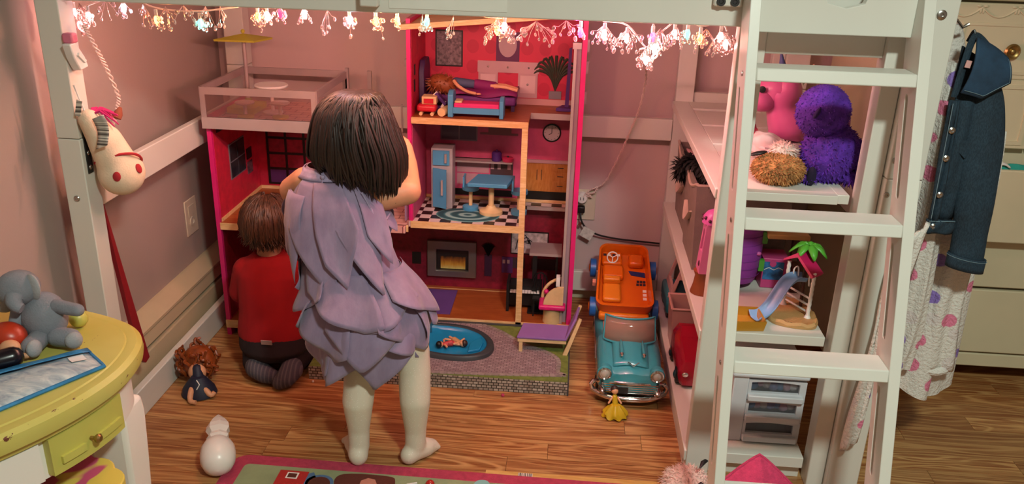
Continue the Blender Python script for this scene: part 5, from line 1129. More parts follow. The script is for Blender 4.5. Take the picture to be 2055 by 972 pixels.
# ---------------- top shelf plush ----------------
def plush(name, mb, m_, par, **k): return ob(name, mb, m_, par, **k)
M_pp = mat('purple_fur', '#5A2BA6', .95, var=.22, vs=45, bump=.8, bs=200)
pu = thing('purple_plush', 'large purple plush animal seen from behind on the top shelf', 'plush toy', (.66, 2.13, .83))
bdy = MB().ell((.662, 2.13, .905), (.072, .062, .078), (0, 6, 0), 24, 16).spikes((.662, 2.13, .905), (.071, .061, .077), 700, .012, .0035, (0, 6, 0))
ob('body', bdy, M_pp, pu)
hd2 = ob('head', MB().ell((.628, 2.13, 1.008), (.066, .060, .068), (0, 4, 0), 24, 16).spikes((.628, 2.13, 1.008), (.065, .059, .067), 600, .007, .003), M_pp, pu)
subp('ear', MB().ell((.598, 2.075, 1.015), (.006, .006, .015), (0, 25, 0)), mat('dark_purple_fur', '#2B1550', .95), hd2)
subp('muzzle', MB().ell((.692, 2.16, .975), (.016, .02, .032)), mat('lilac_fur', '#B9719E', .95), hd2)
ob('tail', MB().ell((.61, 2.078, .855), (.012, .012, .025)), mat('black_purple_fur', '#1B1230', .95), pu)
for x in (.61, .71): ob('foot', MB().ell((x, 2.12, .848), (.024, .05, .018)).spikes((x, 2.12, .848), (.024, .05, .018), 140, .01, .003), M_pp, pu)
ob('arm', MB().ell((.733, 2.14, .895), (.016, .03, .045)).spikes((.733, 2.14, .895), (.016, .03, .045), 120, .01, .003), M_pp, pu)
tag(ob('grey_plush', MB().ell((.672, 2.235, .965), (.03, .03, .05)).spikes((.672, 2.235, .965), (.03, .03, .05), 200, .015, .004), mat('grey_fur', '#6B6270', .95)), 'grey furry toy peeking out right of the purple plush', 'plush toy')
tp = thing('tan_plush', 'fluffy tan plush with white tuft lying left of the purple plush', 'plush toy', (.525, 2.10, .83))
ob('body', MB().ell((.532, 2.10, .866), (.062, .06, .036), (0, 0, 0), 22, 14).spikes((.532, 2.10, .866), (.062, .06, .036), 1500, .011, .003), mat('tan_fur', '#BE8A54', .95, var=.25, vs=40, bump=.6), tp)
ob('tuft', MB().ell((.545, 2.13, .905), (.03, .028, .02)).spikes((.545, 2.13, .905), (.03, .028, .02), 260, .014, .003), mat('white_fur', '#E6D2C8', .95), tp)
ob('dark_ear', MB().ell((.478, 2.10, .902), (.022, .01, .005), (0, -15, 0)), M_black, tp)
ub = thing('pink_unicorn_toy', 'glossy pink inflatable unicorn with blue horn behind the tan plush', 'toy unicorn', (.62, 2.55, .83))
M_infl = mat('pink_vinyl', '#DE6BA8', .3, Coat_Weight=.3)
ob('body', MB().tube(spline([(.665, 2.55, .8325), (.665, 2.55, .845), (.652, 2.55, .88), (.632, 2.55, .92), (.625, 2.55, .955), (.622, 2.55, .99), (.60, 2.55, 1.0)], 4), [.02, .03, .04, .045, .05, .055, .058, .06, .058, .056, .054, .05, .047, .046, .047, .05, .053, .056, .057, .056, .054, .05, .045, .035, .02][:25], 20), M_infl, ub)
ob('muzzle', MB().ell((.56, 2.53, .952), (.045, .038, .034), (0, 15, 0)), M_infl, ub); ob('head', MB().ell((.605, 2.55, .975), (.06, .05, .055)), M_infl, ub)
ob('horn', MB().lathe([(.014, 0), (.011, .03), (.002, .075)], (.622, 2.55, 1.02), (-.25, 0, 1), 14), mat('slate_blue_fabric', '#4A5687', .6), ub); ob('eye', MB().lathe([(.010, 0), (.010, .002), (.004, .003)], (.555, 2.503, .988), (-.25, -1, .1), 14), M_black, ub)
ob('mane', MB().ell((.665, 2.55, 1.03), (.035, .03, .02)).spikes((.665, 2.55, 1.03), (.035, .03, .02), 120, .014, .005), mat('olive_yarn', '#9A9A62', .9), ub); ob('ear', MB().lathe([(.010, 0), (.009, .012), (.002, .026)], (.695, 2.55, 1.035), (.4, 0, 1), 10), mat('peach_felt', '#E2B49C', .9), ub)
def lump(name, c, r, m_, lb, cat='cloth', amp=.3, f=28):
    m = MB().ell((0, 0, 0), (1, 1, 1), nu=28, nv=18); q = []
    for p in m.v:
        p = V(p); k = 1+amp*noise.noise(p*2.4+V(c)*f); q.append((c[0]+p.x*r[0]*k, c[1]+p.y*r[1]*k, max(c[2]-r[2], c[2]+p.z*r[2]*k)))
    m.v = q; return tag(ob(name, m, m_), lb, cat)
lump('white_tulle', (.555, 2.36, .859), (.055, .10, .028), mat('white_tulle', '#E6D3D2', .9), 'white tulle bunched beside the pink unicorn')
lump('red_cloth', (.515, 2.44, .866), (.03, .05, .035), mat('coral_red_cloth', '#D0405A', .8), 'coral red cloth at the back left of the top shelf')
lump('blue_cloth', (.555, 2.235, .852), (.032, .035, .021), mat('dusty_blue_cloth', '#7C92BC', .85), 'dusty blue cloth between the unicorn and tan plush')
# things at the foot of the ladder
fz = thing('furry_plush', 'pale pink long furred plush with black bow strips at the bookcase foot', 'plush toy', (.35, 1.86, 0))
ob('body', MB().ell((.36, 1.855, .055), (.058, .07, .054)).spikes((.36, 1.855, .055), (.058, .07, .054), 1100, .028, .0022, droop=.5), mat('blush_long_fur', '#E6C6BC', .9, bump=.4), fz)
for a, b in (((.385, 1.80, .118), (.355, 1.775, .092)), ((.40, 1.86, .145), (.38, 1.83, .14))): ob('black_strip', MB().tube([a, V(a).lerp(V(b), .5)+V((0, 0, .006)), b], [.006, .007, .002], 6, sq=.4), M_black, fz)
pst = thing('pink_cushion', 'raspberry pink fuzzy pointed cushion behind the ladder foot', 'cushion', (.53, 1.80, 0))
sq_ = []
for k in range(64):
    t = 2*pi*k/64; e = 1.12; R = .125/((abs(cos(t))**e+abs(sin(t))**e)**(1/e)); sq_.append((R*cos(t), R*sin(t)))
def star(d, s): return [V((.517+x*s, 1.775+d+y*s*.25, (.096+y*s*.92))) for x, y in sq_]
ob('cover', loft([star(-.045, .25), star(-.042, .5), star(-.026, .8), star(0, 1), star(.026, .8), star(.042, .5), star(.045, .25)]), mat('raspberry_plush', '#CE3D68', .95, var=.1, vs=60, bump=.6, bs=250), pst)
ob('seam', MB().tube(star(0, 1.0)+[star(0, 1.0)[0]], .003, 5), MATS['raspberry_plush'], pst)
# ---------------- dresser at the right ----------------
ds = thing('dresser', 'tall cream painted dresser with carved garlands behind the hanging robe', 'dresser', (1.35, 2.85, 0))
DX0, DX1, DY = .918, 1.80, 2.62
ob('side_panel', B(DX0, DX0+.02, DY, 3.11, .06, 1.40), M_cream, ds); ob('side_panel', B(DX1-.02, DX1, DY, 3.11, .06, 1.40), M_cream, ds)
ob('carcass', B(DX0+.02, DX1-.02, DY+.02, 3.11, .06, 1.40), M_cream, ds)
ob('cornice', B(DX0-.015, DX1+.015, DY-.025, 3.11, 1.252, 1.275), M_cream, ds, bev=.006)
ob('base_trim', B(DX0-.006, DX1, DY-.012, DY+.02, .07, .118), M_cream, ds, bev=.004)
for x in (DX0+.03, DX1-.06): ob('foot', B(x, x+.05, DY+.05, DY+.10, 0, .07), M_cream, ds); ob('foot', B(x, x+.05, 3.02, 3.07, 0, .07), M_cream, ds)
def dfront(z0, z1, y, **k): return ob('drawer', B(DX0+.012, DX1-.012, y-.018, y, z0, z1), M_cream, ds, bev=.004, **k)
d = dfront(.126, .352, DY); d2_ = dfront(.362, .525, DY)
d3 = dfront(.536, .768, DY-.055, label='pulled out drawer with teal cloth inside')
subp('drawer_side', B(DX0+.03, DX0+.045, DY-.055, DY+.02, .55, .755), M_cream, d3)
ob('top_door', B(DX0+.012, 1.385, DY-.018, DY, .822, 1.03), M_cream, ds, bev=.003); ob('top_door', B(1.39, DX1-.012, DY-.018, DY, .822, 1.03), M_cream, ds, bev=.003)
u = dfront(1.03, 1.245, DY)
subp('knob', MB().lathe([(.006, 0), (.006, .008), (.013, .012)], (1.272, DY-.018, 1.112), (0, -1, 0), 16), M_dark, u)
subp('knob_ring', MB().lathe([(.021, .008), (.023, .012), (.018, .017), (.013, .013)], (1.272, DY-.018, 1.112), (0, -1, 0), 22), M_brass, u); subp('knob_centre', MB().lathe([(.008, .012), (.007, .018), (.003, .02)], (1.272, DY-.018, 1.112), (0, -1, 0), 14), M_brass, u)
ob('door_molding', MB().plate([[(1.10, .835), (1.365, .835), (1.365, 1.015), (1.10, 1.015)], [(1.112, .847), (1.353, .847), (1.353, 1.003), (1.112, 1.003)]], lambda a, b, t: V((a, t, b)), DY-.022, DY-.017), M_cream, ds)
ob('drawer_molding', MB().plate([[(1.12, 1.045), (1.72, 1.045), (1.72, 1.19), (1.12, 1.19)], [(1.128, 1.053), (1.712, 1.053), (1.712, 1.182), (1.128, 1.182)]], lambda a, b, t: V((a, t, b)), DY-.021, DY-.017), M_cream, ds)
for k in range(7):
    xa, xb = .975+k*.062*1.03, .975+(k+1)*.062*1.03
    xa, xb = .97+k*.098, .97+(k+1)*.098
    ob('garland', MB().tube([(xa+(xb-xa)*t, DY-.019, 1.232-.026*sin(pi*t)) for t in [j/10 for j in range(11)]], .0028, 6), M_cream, ds)
    m = MB()
    for dx, dz, rx in ((-.009, .004, .008), (.009, .004, .008), (-.004, -.008, .004), (.004, -.008, .004)): m.ell((xb+dx, DY-.019, 1.232+dz), (rx, .003, .004 if abs(dx) > .005 else .009), nu=8, nv=6)
    ob('bow', m, M_cream, ds)
tl = tag(ob('teal_cloth', MB().grid(lambda u, v: V((1.0+.75*u, DY-.05+.06*v, .752+.022*sin(pi*min(1, v*1.2+.1))+.008*noise.noise(V((u*14, v*4, 2))))), 40, 8), mat('teal_cloth', '#2FA598', .85), solid=.004), 'teal folded cloth in the open dresser drawer', 'cloth')
tag(ob('white_fabric', MB().grid(lambda u, v: V((1.29+.045*u, DY-.056+.05*v, .771+.010*sin(pi*u)+.004*sin(v*6))), 10, 8), M_whitep, solid=.004), 'small white fabric corner on the teal cloth in the drawer', 'cloth')

# ---------------- polka dot robe ----------------
def robe_mat():
    s = N('polka_dot_fleece'); s.set(Roughness=.95)
    vec = s.coord(scale=(15, 9, 15)); x = s.n('ShaderNodeTexVoronoi'); x.inputs['Scale'].default_value = 1; x.inputs['Randomness'].default_value = .55; s.l(vec, x.inputs['Vector'])
    nz = s.noise(s.coord(), 90, 3); ad = s.n('ShaderNodeMath', operation='MULTIPLY_ADD'); ad.inputs[1].default_value = .10; s.l(nz, ad.inputs[0]); s.l(x.outputs['Distance'], ad.inputs[2])
    sp = s.n('ShaderNodeSeparateColor'); s.l(x.outputs['Color'], sp.inputs[0])
    dot = s.ramp(sp.outputs[0], [(0, lin('#DE7F9E')), (.38, lin('#8F76C0')), (.72, lin('#D9D0CE'))], const=True)
    k = s.ramp(ad.outputs[0], [(.33, (1, 1, 1, 1)), (.36, (0, 0, 0, 1))])
    s.col(s.mix(k, lin('#DDD9D2'), dot)); s.bump(s.noise(s.coord(), 130, 4), .9, .006); return s.m
M_robe = robe_mat()
rb = thing('robe', 'white fleece robe with pink and purple dots hanging at the right bed post', 'robe', (.92, 2.09, .3))
def rbf(u, v):
    t = 2*pi*u; z = 1.235-v*(.90-.05*sin(t)+.05*cos(t*1))
    w = .03+.07*min(1, v*2.2)**.8+.02*v; dpt = .02+.035*min(1, v*2)+.02*v
    k = 1+.16*sin(5*t+2*v)*min(1, v*1.6)+.07*sin(9*t+1)*v
    cx_ = .872+.065*min(1, v*1.7); 
    return V((max(.836, cx_+w*cos(t)*k), 2.10+dpt*sin(t)*k, z))
ob('robe_body', MB().grid(rbf, 72, 44, cu=True), M_robe, rb)
def sleeve(c, R, amp, n=6):
    pts = spline(c, 6); a, b_, _ = frame(pts[1]-pts[0]); 
    return MB().grid(lambda u, v: (lambda i: pts[i]+V((cos(2*pi*u), 0, 0))*R[0]*(1+.5*v)*(1+amp*sin(n*2*pi*u+6*v))+V((0, sin(2*pi*u), 0))*R[1]*(1+.5*v)*(1+amp*sin(n*2*pi*u+6*v)))(min(len(pts)-1, int(round(v*(len(pts)-1))))), 32, len(pts), cu=True, caps=True)
ob('sleeve', sleeve([(.866, 2.02, 1.16), (.862, 2.0, 1.05), (.872, 2.0, .90), (.89, 2.01, .70), (.90, 2.02, .50), (.892, 2.03, .37)], (.022, .026), .12), M_robe, rb)
ob('sleeve', sleeve([(.90, 2.14, 1.1), (.895, 2.18, .9), (.885, 2.20, .6), (.872, 2.21, .3), (.868, 2.2, .20)], (.026, .022), .12), M_robe, rb)
ob('robe_fold', MB().grid(lambda u, v: V((.852-.062*v**.7-.055*u*(1-.5*v)+.004*sin(8*v+4*u), 1.932-.012*sin(pi*u)-.004*sin(12*u+5*v), .80-.60*v-.05*u)), 12, 30), M_robe, rb, solid=.010, label='robe fold draped across the front of the post')
ob('front_flap', MB().grid(lambda u, v: V((.955+.075*u+.01*sin(v*7), 2.035-.012*sin(u*pi)+.008*sin(9*u+3*v), 1.0-.64*v)), 14, 30), M_robe, rb, solid=.012)
ob('hem_band', MB().tube(spline([(.955, 2.034, .365), (.985, 2.02, .358), (1.015, 2.025, .362), (1.032, 2.04, .37)], 5), .011, 8), M_robe, rb)
# ---------------- denim jacket ----------------
def denim():
    s = N('dark_denim'); s.set(Roughness=.85)
    n1 = s.noise(s.coord(), 16, 4); n2 = s.noise(s.coord(scale=(500, 500, 160)), 1, 2)
    c = s.ramp(n1, [(.3, lin('#101E2A')), (.6, lin('#192F3F')), (.8, lin('#264355'))]); s.col(s.mix(.2, c, s.ramp(n2, [(.4, lin('#0E1B26')), (.6, lin('#3E5868'))]))); s.bump(n2, .3, .001); return s.m
M_den = denim(); M_st = mat('pale_stitching', '#6F8794', .8); M_denl = mat('denim_collar_face', '#223E58', .85, var=.15, vs=30, bump=.3, bs=300)
jk = thing('denim_jacket', 'small dark blue denim jacket hanging in front of the dotted robe', 'jacket', (.92, 1.95, .72))
def sheet(P, n=12, bulge=.012, ph=0):
    """bilinear sheet over four corners with soft folds"""
    a, b_, c, d_ = [V(p) for p in P]
    return MB().grid(lambda u, v: a.lerp(b_, u).lerp(d_.lerp(c, u), v)+V((0, -bulge*sin(pi*u)*sin(pi*v)+.004*sin(9*u+5*v+ph), 0)), n, n)
ob('back_panel', sheet([(.865, 1.985, 1.20), (.955, 1.99, 1.15), (.975, 1.99, .80), (.87, 1.985, .80)]), mat('denim_lining', '#0F1A26', .9), jk, solid=.006)
ob('front_panel', sheet([(.862, 1.955, 1.10), (.925, 1.96, 1.085), (.915, 1.955, .80), (.862, 1.945, .80)], 14, .014), M_den, jk, solid=.005)
ob('placket', sheet([(.846, 1.945, 1.085), (.866, 1.94, 1.085), (.875, 1.936, .80), (.852, 1.936, .80)], 10, .004), M_den, jk, solid=.006)
wb = ob('waistband', sheet([(.850, 1.935, .806), (.915, 1.942, .804), (.914, 1.942, .770), (.852, 1.935, .772)], 8, .004), M_den, jk, solid=.008)
for x, z in ((.858, 1.02), (.859, .955), (.863, .868), (.864, .79)): ob('button', MB().lathe([(.007, 0), (.0075, .002), (.004, .004), (.001, .003)], (x, 1.931, z), (0, -1, 0), 16), M_metal, jk)
pk = ob('pocket_flap', MB().prism([(.884, 1.938, 1.0), (.922, 1.944, .99), (.92, 1.944, .965), (.903, 1.938, .955), (.885, 1.936, .97)], (0, .005, 0)), M_den, jk)
sleeve_c = spline([(.918, 1.985, 1.12), (.935, 1.97, 1.06), (.944, 1.958, .97), (.952, 1.95, .87), (.96, 1.947, .78), (.965, 1.947, .695)], 6)
def slv(u, v):
    i = int(round(v*(len(sleeve_c)-1))); p = sleeve_c[i]; t = 2*pi*u; R = .040+.006*sin(pi*min(1, v*1.2))
    k = 1+.035*sin(3*t+v*7)+.03*sin(v*22+2*t)*(1-v); return p+V((cos(t)*R*k, sin(t)*R*.55*k, .010*cos(t)*(1-v)))
ob('sleeve', MB().grid(slv, 36, len(sleeve_c), cu=True), M_den, jk)
cf = ob('cuff', MB().grid(lambda u, v: V((.965+cos(2*pi*u)*.0435, 1.947+sin(2*pi*u)*.0255, .715-.034*v-.007*cos(2*pi*u))), 32, 4, cu=True), M_den, jk, solid=.004)
subp('cuff_stitch', MB().tube([(.965+cos(t)*.0462, 1.947+sin(t)*.0282, .710-.007*cos(t)) for t in [2*pi*k/32 for k in range(33)]], .0008, 4), M_st, cf)
def cfn(u, v):
    a = V((.880, 1.958, 1.222)).lerp(V((.958, 1.972, 1.178)), u); b = V((.858, 1.935, 1.105)).lerp(V((.958, 1.948, 1.075)), u)
    if u > .5: b = V((.908, 1.942, 1.088)).lerp(V((.972, 1.955, 1.128)), (u-.5)*2)
    p = a.lerp(b, v); return p+V((.004*sin(3*v+2*u), -.016*sin(pi*v*.9)-.004*sin(pi*u)*v, .004*sin(pi*u)))
col_ = ob('collar', MB().grid(cfn, 17, 12), M_denl, jk, solid=.005)
subp('collar_stitch', MB().tube([cfn(.03+.94*k/16, .94)+V((0, -.004, 0)) for k in range(17)]+[cfn(.97, .94-.9*k/8)+V((0, -.004, 0)) for k in range(1, 9)], .0008, 4), M_st, col_)
ob('collar_stand', MB().tube(spline([(.858, 1.955, 1.09), (.866, 1.962, 1.16), (.876, 1.968, 1.215), (.90, 1.985, 1.222), (.95, 1.985, 1.175)], 5), .008, 8, sq=.35), M_den, jk)
ob('hanging_loop', MB().tube(spline([(.872, 1.985, 1.21), (.88, 1.98, 1.235), (.884, 1.975, 1.21)], 5), .003, 6), M_black, jk)
ob('brand_label', MB().rbox((.871, 1.952, 1.165), (.012, .002, .016), (0, 8, 0)), mat('pink_label', '#E3A9A4', .8), jk).name = 'woven_label'
ob('placket_stitch', MB().tube([(.849+.006*k/9, 1.9325-.0005*k, 1.08-.03*k) for k in range(10)], .0009, 4), M_st, jk); ob('waist_stitch', MB().tube([(.852+.0068*k, 1.9285+.0006*k, .803) for k in range(10)], .0009, 4), M_st, jk)
tag(ob('coat_hook', MB().tube([(.829, 2.03, 1.25), (.86, 2.03, 1.25), (.875, 2.03, 1.235), (.888, 2.03, 1.243)], .004, 8), M_metal), 'metal coat hook on the right bed post holding robe and jacket', 'hook')
# ---------------- people ----------------
def fuse(name, mb, m_, parent, voxel=.006, smooth=6, label=None):
    """weld overlapping limb pieces into one continuous skin"""
    o = ob(name, mb, m_, parent)
    r = o.modifiers.new('weld', 'REMESH'); r.mode = 'VOXEL'; r.voxel_size = voxel; r.use_smooth_shade = True
    s = o.modifiers.new('smooth', 'SMOOTH'); s.iterations = smooth; s.factor = .5
    dg = bpy.context.evaluated_depsgraph_get(); dg.update()
    me = bpy.data.meshes.new_from_object(o.evaluated_get(dg)); me.materials.clear(); me.materials.append(m_)
    o.modifiers.clear(); o.data = me
    me.polygons.foreach_set('use_smooth', [True]*len(me.polygons))
    if label: o['label'] = label
    return o
def chain(mb, pts, rs, n=12):
    pts = [V(p) for p in pts]
    for i in range(len(pts)-1): mb.cap(pts[i], pts[i+1], rs[i], rs[i+1], n)
    return mb
def hand(mb, wrist, d, palm_n, s=1.0, curl=.5, side=1):
    """palm, four curled fingers of different lengths and a thumb leaving the side of the palm"""
    w = V(wrist); d = V(d).normalized(); n_ = V(palm_n); n_ = (n_-d*n_.dot(d)).normalized(); sd_ = d.cross(n_)*side
    pc_ = w+d*.026*s
    R = Matrix((sd_, d, n_)).transposed().to_euler()
    mb.ell(pc_, (.021*s, .027*s, .010*s), [math.degrees(a) for a in R], 14, 10)
    for k, (off, L) in enumerate(((-.0155, .030), (-.005, .036), (.0055, .034), (.015, .026))):
        b0 = w+d*.044*s+sd_*off*s; p = b0; dirv = d.copy(); q = [b0-d*.012*s]
        q.append(p)
        for j in range(3):
            a = curl*(.35+.3*j); dirv = (dirv*cos(a)-(-n_)*sin(a)*1).normalized() if False else (dirv*cos(a)+n_*sin(a)).normalized()
            p = p+dirv*L*s/3; q.append(p)
        chain(mb, q, [.0058*s, .0058*s, .0054*s, .005*s, .0042*s], 8)
    t0 = w+d*.014*s-sd_*.016*s; t1 = t0-sd_*.014*s+d*.012*s+n_*.004*s; t2 = t1+d*.014*s-sd_*.003*s+n_*.006*s
    chain(mb, [w+d*.010*s-sd_*.008*s, t0, t1, t2], [.008*s, .0072*s, .0062*s, .005*s], 8)
    return mb
def face(root, c, f, upv, R, mm_, skin):
    """eyes, brows, mouth on the front of a head; returns nothing, adds nose and ears to the skin mesh"""
    c = V(c); f = V(f).normalized(); s_ = f.cross(V(upv)).normalized(); u_ = s_.cross(f)
    mm_.ell(c+f*R*1.02-u_*R*.18, R*.13, nu=10, nv=8)
    for k in (-1, 1):
        mm_.ell(c+s_*k*R*.95-u_*R*.08-f*R*.05, (R*.14, R*.2, R*.28), nu=10, nv=8)
    return s_, u_
def eyes(root, c, f, s_, u_, R, iris):
    for k in (-1, 1):
        p = c+f*R*.86+s_*k*R*.36+u_*R*.05
        e = ob('eye', MB().ell(p, R*.13, nu=12, nv=8), M_whitep, root); subp('iris', MB().ell(p+f*R*.085, R*.07, nu=10, nv=6), iris, e)
        ob('eyebrow', MB().tube([p+u_*R*.22-s_*R*.16+f*R*.06, p+u_*R*.27+f*R*.08, p+u_*R*.22+s_*R*.16+f*R*.04], R*.03, 6), M_bhair, root)
    ob('mouth', MB().tube([c+f*R*.9-u_*R*.5-s_*R*.2, c+f*R*.97-u_*R*.53, c+f*R*.9-u_*R*.5+s_*R*.2], R*.045, 6), mat('lips', '#B4605A', .5), root)
M_iris = mat('brown_iris', '#3A2416', .2)
def hairmat(name, c0, c1):
    s = N(name); s.set(Roughness=.5); n1 = s.noise(s.coord(scale=(70, 70, 9)), 1, 4); s.col(s.ramp(n1, [(.3, lin(c0)), (.7, lin(c1))])); s.bump(n1, .5, .003); return s.m
def hairs(mb, fn, n, r0, seed):
    rr = random.Random(seed)
    for k in range(n):
        q = fn(rr)
        if q: mb.tube(q, [r0*.5]+[r0]*(len(q)-3)+[r0*.7, r0*.12], 5)
    return mb

# girl
gl = thing('person', 'young child with bobbed dark hair in a lilac ruffled dress standing at the dollhouse', 'person', (-.46, 1.98, 0))
body = MB()
hipc = V((-.475, 2.01, .46)); ch_ = V((-.585, 2.05, .66)); nk = V((-.61, 2.07, .80))
def ringbody(levels, n=24):
    return loft([[V((cx_+rx*cos(2*pi*k/n), cy_+ry*sin(2*pi*k/n), z)) for k in range(n)] for z, cx_, cy_, rx, ry in levels])
tor = ringbody([(.39, -.455, 2.0, .045, .05), (.42, -.462, 2.0, .088, .075), (.47, -.475, 2.01, .105, .083), (.53, -.515, 2.02, .098, .075), (.58, -.545, 2.035, .092, .07), (.64, -.575, 2.045, .098, .072), (.70, -.595, 2.05, .102, .07), (.745, -.605, 2.055, .105, .063), (.78, -.61, 2.06, .085, .052), (.81, -.605, 2.068, .045, .042), (.83, -.60, 2.075, .036, .036)])
body.add(tor.v, tor.f)
chain(body, [(-.60, 2.07, .81), (-.575, 2.085, .86)], [.036, .038])
HC = V((-.548, 2.095, .912)); HF = V((.22, .92, -.42)).normalized()
body.ell(HC, (.072, .082, .092), (-22, 0, -12), 22, 16); body.ell(HC+HF*.025+V((0, .01, -.045)), (.055, .06, .05), nu=18, nv=12)
gs, gu = face(gl, HC, HF, (0, 0, 1), .082, body, M_skin)
chain(body, [(-.675, 2.055, .785), (-.725, 2.09, .745), (-.735, 2.17, .66), (-.70, 2.26, .70)], [.036, .034, .028, .021]); hand(body, (-.70, 2.265, .702), (.25, .8, .35), (.5, -.3, -.6), .85, .5, 1)
chain(body, [(-.525, 2.055, .765), (-.475, 2.06, .745), (-.412, 2.085, .758), (-.43, 2.18, .80), (-.45, 2.255, .83)], [.036, .036, .036, .027, .02]); hand(body, (-.452, 2.262, .833), (-.3, .85, .3), (-.4, -.3, -.7), .85, .6, -1)
# legs
LL = [(-.505, 2.0, .44), (-.518, 1.985, .31), (-.530, 1.972, .255), (-.534, 1.955, .19), (-.536, 1.958, .10), (-.536, 1.955, .045)]
RL = [(-.425, 2.0, .44), (-.395, 1.995, .33), (-.382, 1.985, .28), (-.379, 1.968, .20), (-.380, 1.975, .10), (-.381, 1.975, .05)]
LR = [.070, .050, .041, .0395, .027, .026]
def legs(mb, k=0.0):
    chain(mb, LL, [r+k for r in LR], 16); chain(mb, RL, [r+k for r in LR], 16)
    chain(mb, [(-.535, 1.938, .028), (-.546, 1.97, .028), (-.566, 2.0, .022), (-.580, 2.018, .017)], [.025+k, .026+k, .023+k, .015+k]); mb.ell((-.534, 1.936, .026), (.023+k, .024+k, .024+k))
    chain(mb, [(-.388, 1.965, .030), (-.376, 1.984, .028), (-.356, 2.003, .024), (-.344, 2.016, .020)], [.025+k, .027+k, .025+k, .019+k]); mb.ell((-.395, 1.957, .026), (.023+k, .024+k, .024+k))
    for bx, by, dx, dy in ((-.580, 2.018, -.55, .7), (-.343, 2.022, .65, .65)):
        for j in range(5): mb.ell((bx+dx*.012-dy*(j-2)*.008, by+dy*.012+dx*(j-2)*.008, .012+k), (.0065+k, .0065+k, .0065+k), nu=8, nv=6)
    return mb
legs(body)
fuse('body', body, M_skin, gl, .0055, 8)
sT = N('glitter_tights'); sT.set(Roughness=.6); v_ = sT.coord(); xv = sT.n('ShaderNodeTexVoronoi'); xv.inputs['Scale'].default_value = 190; sT.l(v_, xv.inputs['Vector'])
sT.col(sT.ramp(xv.outputs['Distance'], [(0, lin('#FFFFFF')), (.12, lin('#F4EEE2')), (.16, lin('#D9CDBB'))])); sT.bump(sT.noise(v_, 160, 3), .15, .001)
tg = MB(); legs(tg, .0035); tg.add(*(lambda r: (r.v, r.f))(ringbody([(.40, -.455, 2.0, .06, .06), (.43, -.462, 2.0, .095, .082), (.50, -.49, 2.012, .106, .085), (.54, -.515, 2.02, .10, .078)])))
tights = fuse('tights', tg, sT.m, gl, .0055, 6, 'white sparkly tights')
eyes(gl, HC, HF, gs, gu, .082, M_iris)
# bobbed hair: a cap plus many locks falling from the parting
M_hair = hairmat('dark_brown_hair_strands', '#150C09', '#2E1A13')
CR = HC+V((.012, -.02, .104))   # crown
hb = MB().ell(HC+V((-.004, -.012, .015)), (.092, .092, .094), (-15, 5, 0), 28, 20)
def lock(rr, ln=None):
    a = rr.uniform(-pi, pi)                      # 0 = towards camera (-Y)
    d = V((sin(a), -cos(a), 0))
    if abs(a) > 2.3: return None                 # face stays free
    ax_, ay_ = .112, .104
    e = V((HC.x+d.x*ax_, HC.y-.012+d.y*ay_, 0))
    low = .795+.006*cos(a)-.042*max(0, sin(a))+.045*max(0, -sin(a)) + .012*sin(a*9)+rr.uniform(-.014, .012)
    p0 = CR+V((rr.uniform(-.012, .012), rr.uniform(-.012, .012), 0)); s_ = rr.uniform(.88, 1.0)+.05*noise.noise(V((a*2.2, 3.1, 0)))+.02*sin(a*13)
    sway = V((.020 if sin(a) > -.2 else .0, 0, 0))
    P = [p0, p0+V((d.x*.045, d.y*.04, -.006)), V((HC.x+d.x*.088*s_, HC.y-.012+d.y*.083*s_, HC.z+.064)), V((HC.x+d.x*ax_*s_, HC.y-.012+d.y*ay_*s_, HC.z+.0)), V((HC.x+d.x*(ax_+.008)*s_, HC.y-.012+d.y*(ay_)*s_, HC.z-.06))+sway*.5, V((HC.x+d.x*(ax_-.008)*s_, HC.y-.012+d.y*(ay_-.006)*s_, low))+sway]
    w1, w2 = rr.uniform(-.012, .012), rr.uniform(-.012, .012)
    P = [p+V((cos(a)*w1, sin(a)*w1, 0))*(k/5)+V((cos(a), sin(a), 0))*w2*sin(k*1.3) if k else p for k, p in enumerate(P)]
    return spline(P, 3)
hairs(hb, lock, 900, .0042, 21)
ob('hair', hb, M_hair, gl, ang=80)
# dress
def dressmat(name, c0, c1):
    s = N(name); s.set(Roughness=.75, Sheen_Weight=.3); n1 = s.noise(s.coord(scale=(8, 8, 3)), 4, 4); s.col(s.ramp(n1, [(.3, lin(c0)), (.7, lin(c1))])); s.bump(s.noise(s.coord(scale=(30, 30, 6)), 2, 4), .25, .004); return s.m
M_drs = dressmat('lilac_chiffon', '#82708E', '#94829F'); M_sat = mat('lilac_satin', '#A394B2', .35, var=.15, vs=60)
def dc(z):
    K = [(.24, -.525, 2.0, .095, .085), (.30, -.52, 2.0, .118, .10), (.36, -.515, 2.0, .132, .108), (.42, -.512, 2.0, .150, .115), (.46, -.515, 2.003, .152, .115), (.51, -.525, 2.01, .140, .105), (.56, -.548, 2.02, .132, .098), (.62, -.573, 2.035, .130, .094), (.68, -.592, 2.045, .128, .09), (.74, -.602, 2.05, .116, .08), (.79, -.61, 2.06, .092, .064), (.815, -.61, 2.065, .070, .054), (.84, -.607, 2.068, .058, .048)]
    for a, b_ in zip(K, K[1:]):
        if a[0] <= z <= b_[0]:
            t = (z-a[0])/(b_[0]-a[0]); return [a[i]+(b_[i]-a[i])*t for i in range(1, 5)]
    return K[0][1:] if z < K[0][0] else K[-1][1:]
def dp(ang, z, off=0):
    cx_, cy_, rx, ry = dc(z); return V((cx_+(rx*.93+off)*sin(ang), cy_-(ry*.93+off)*cos(ang), z))
ob('dress', MB().grid(lambda u, v: (lambda z, t: dp(t, z, .003*sin(11*t)*min(1, (.84-z)*3)))(.825-.46*v, 2*pi*u), 90, 36, cu=True), M_drs, gl, solid=.002)
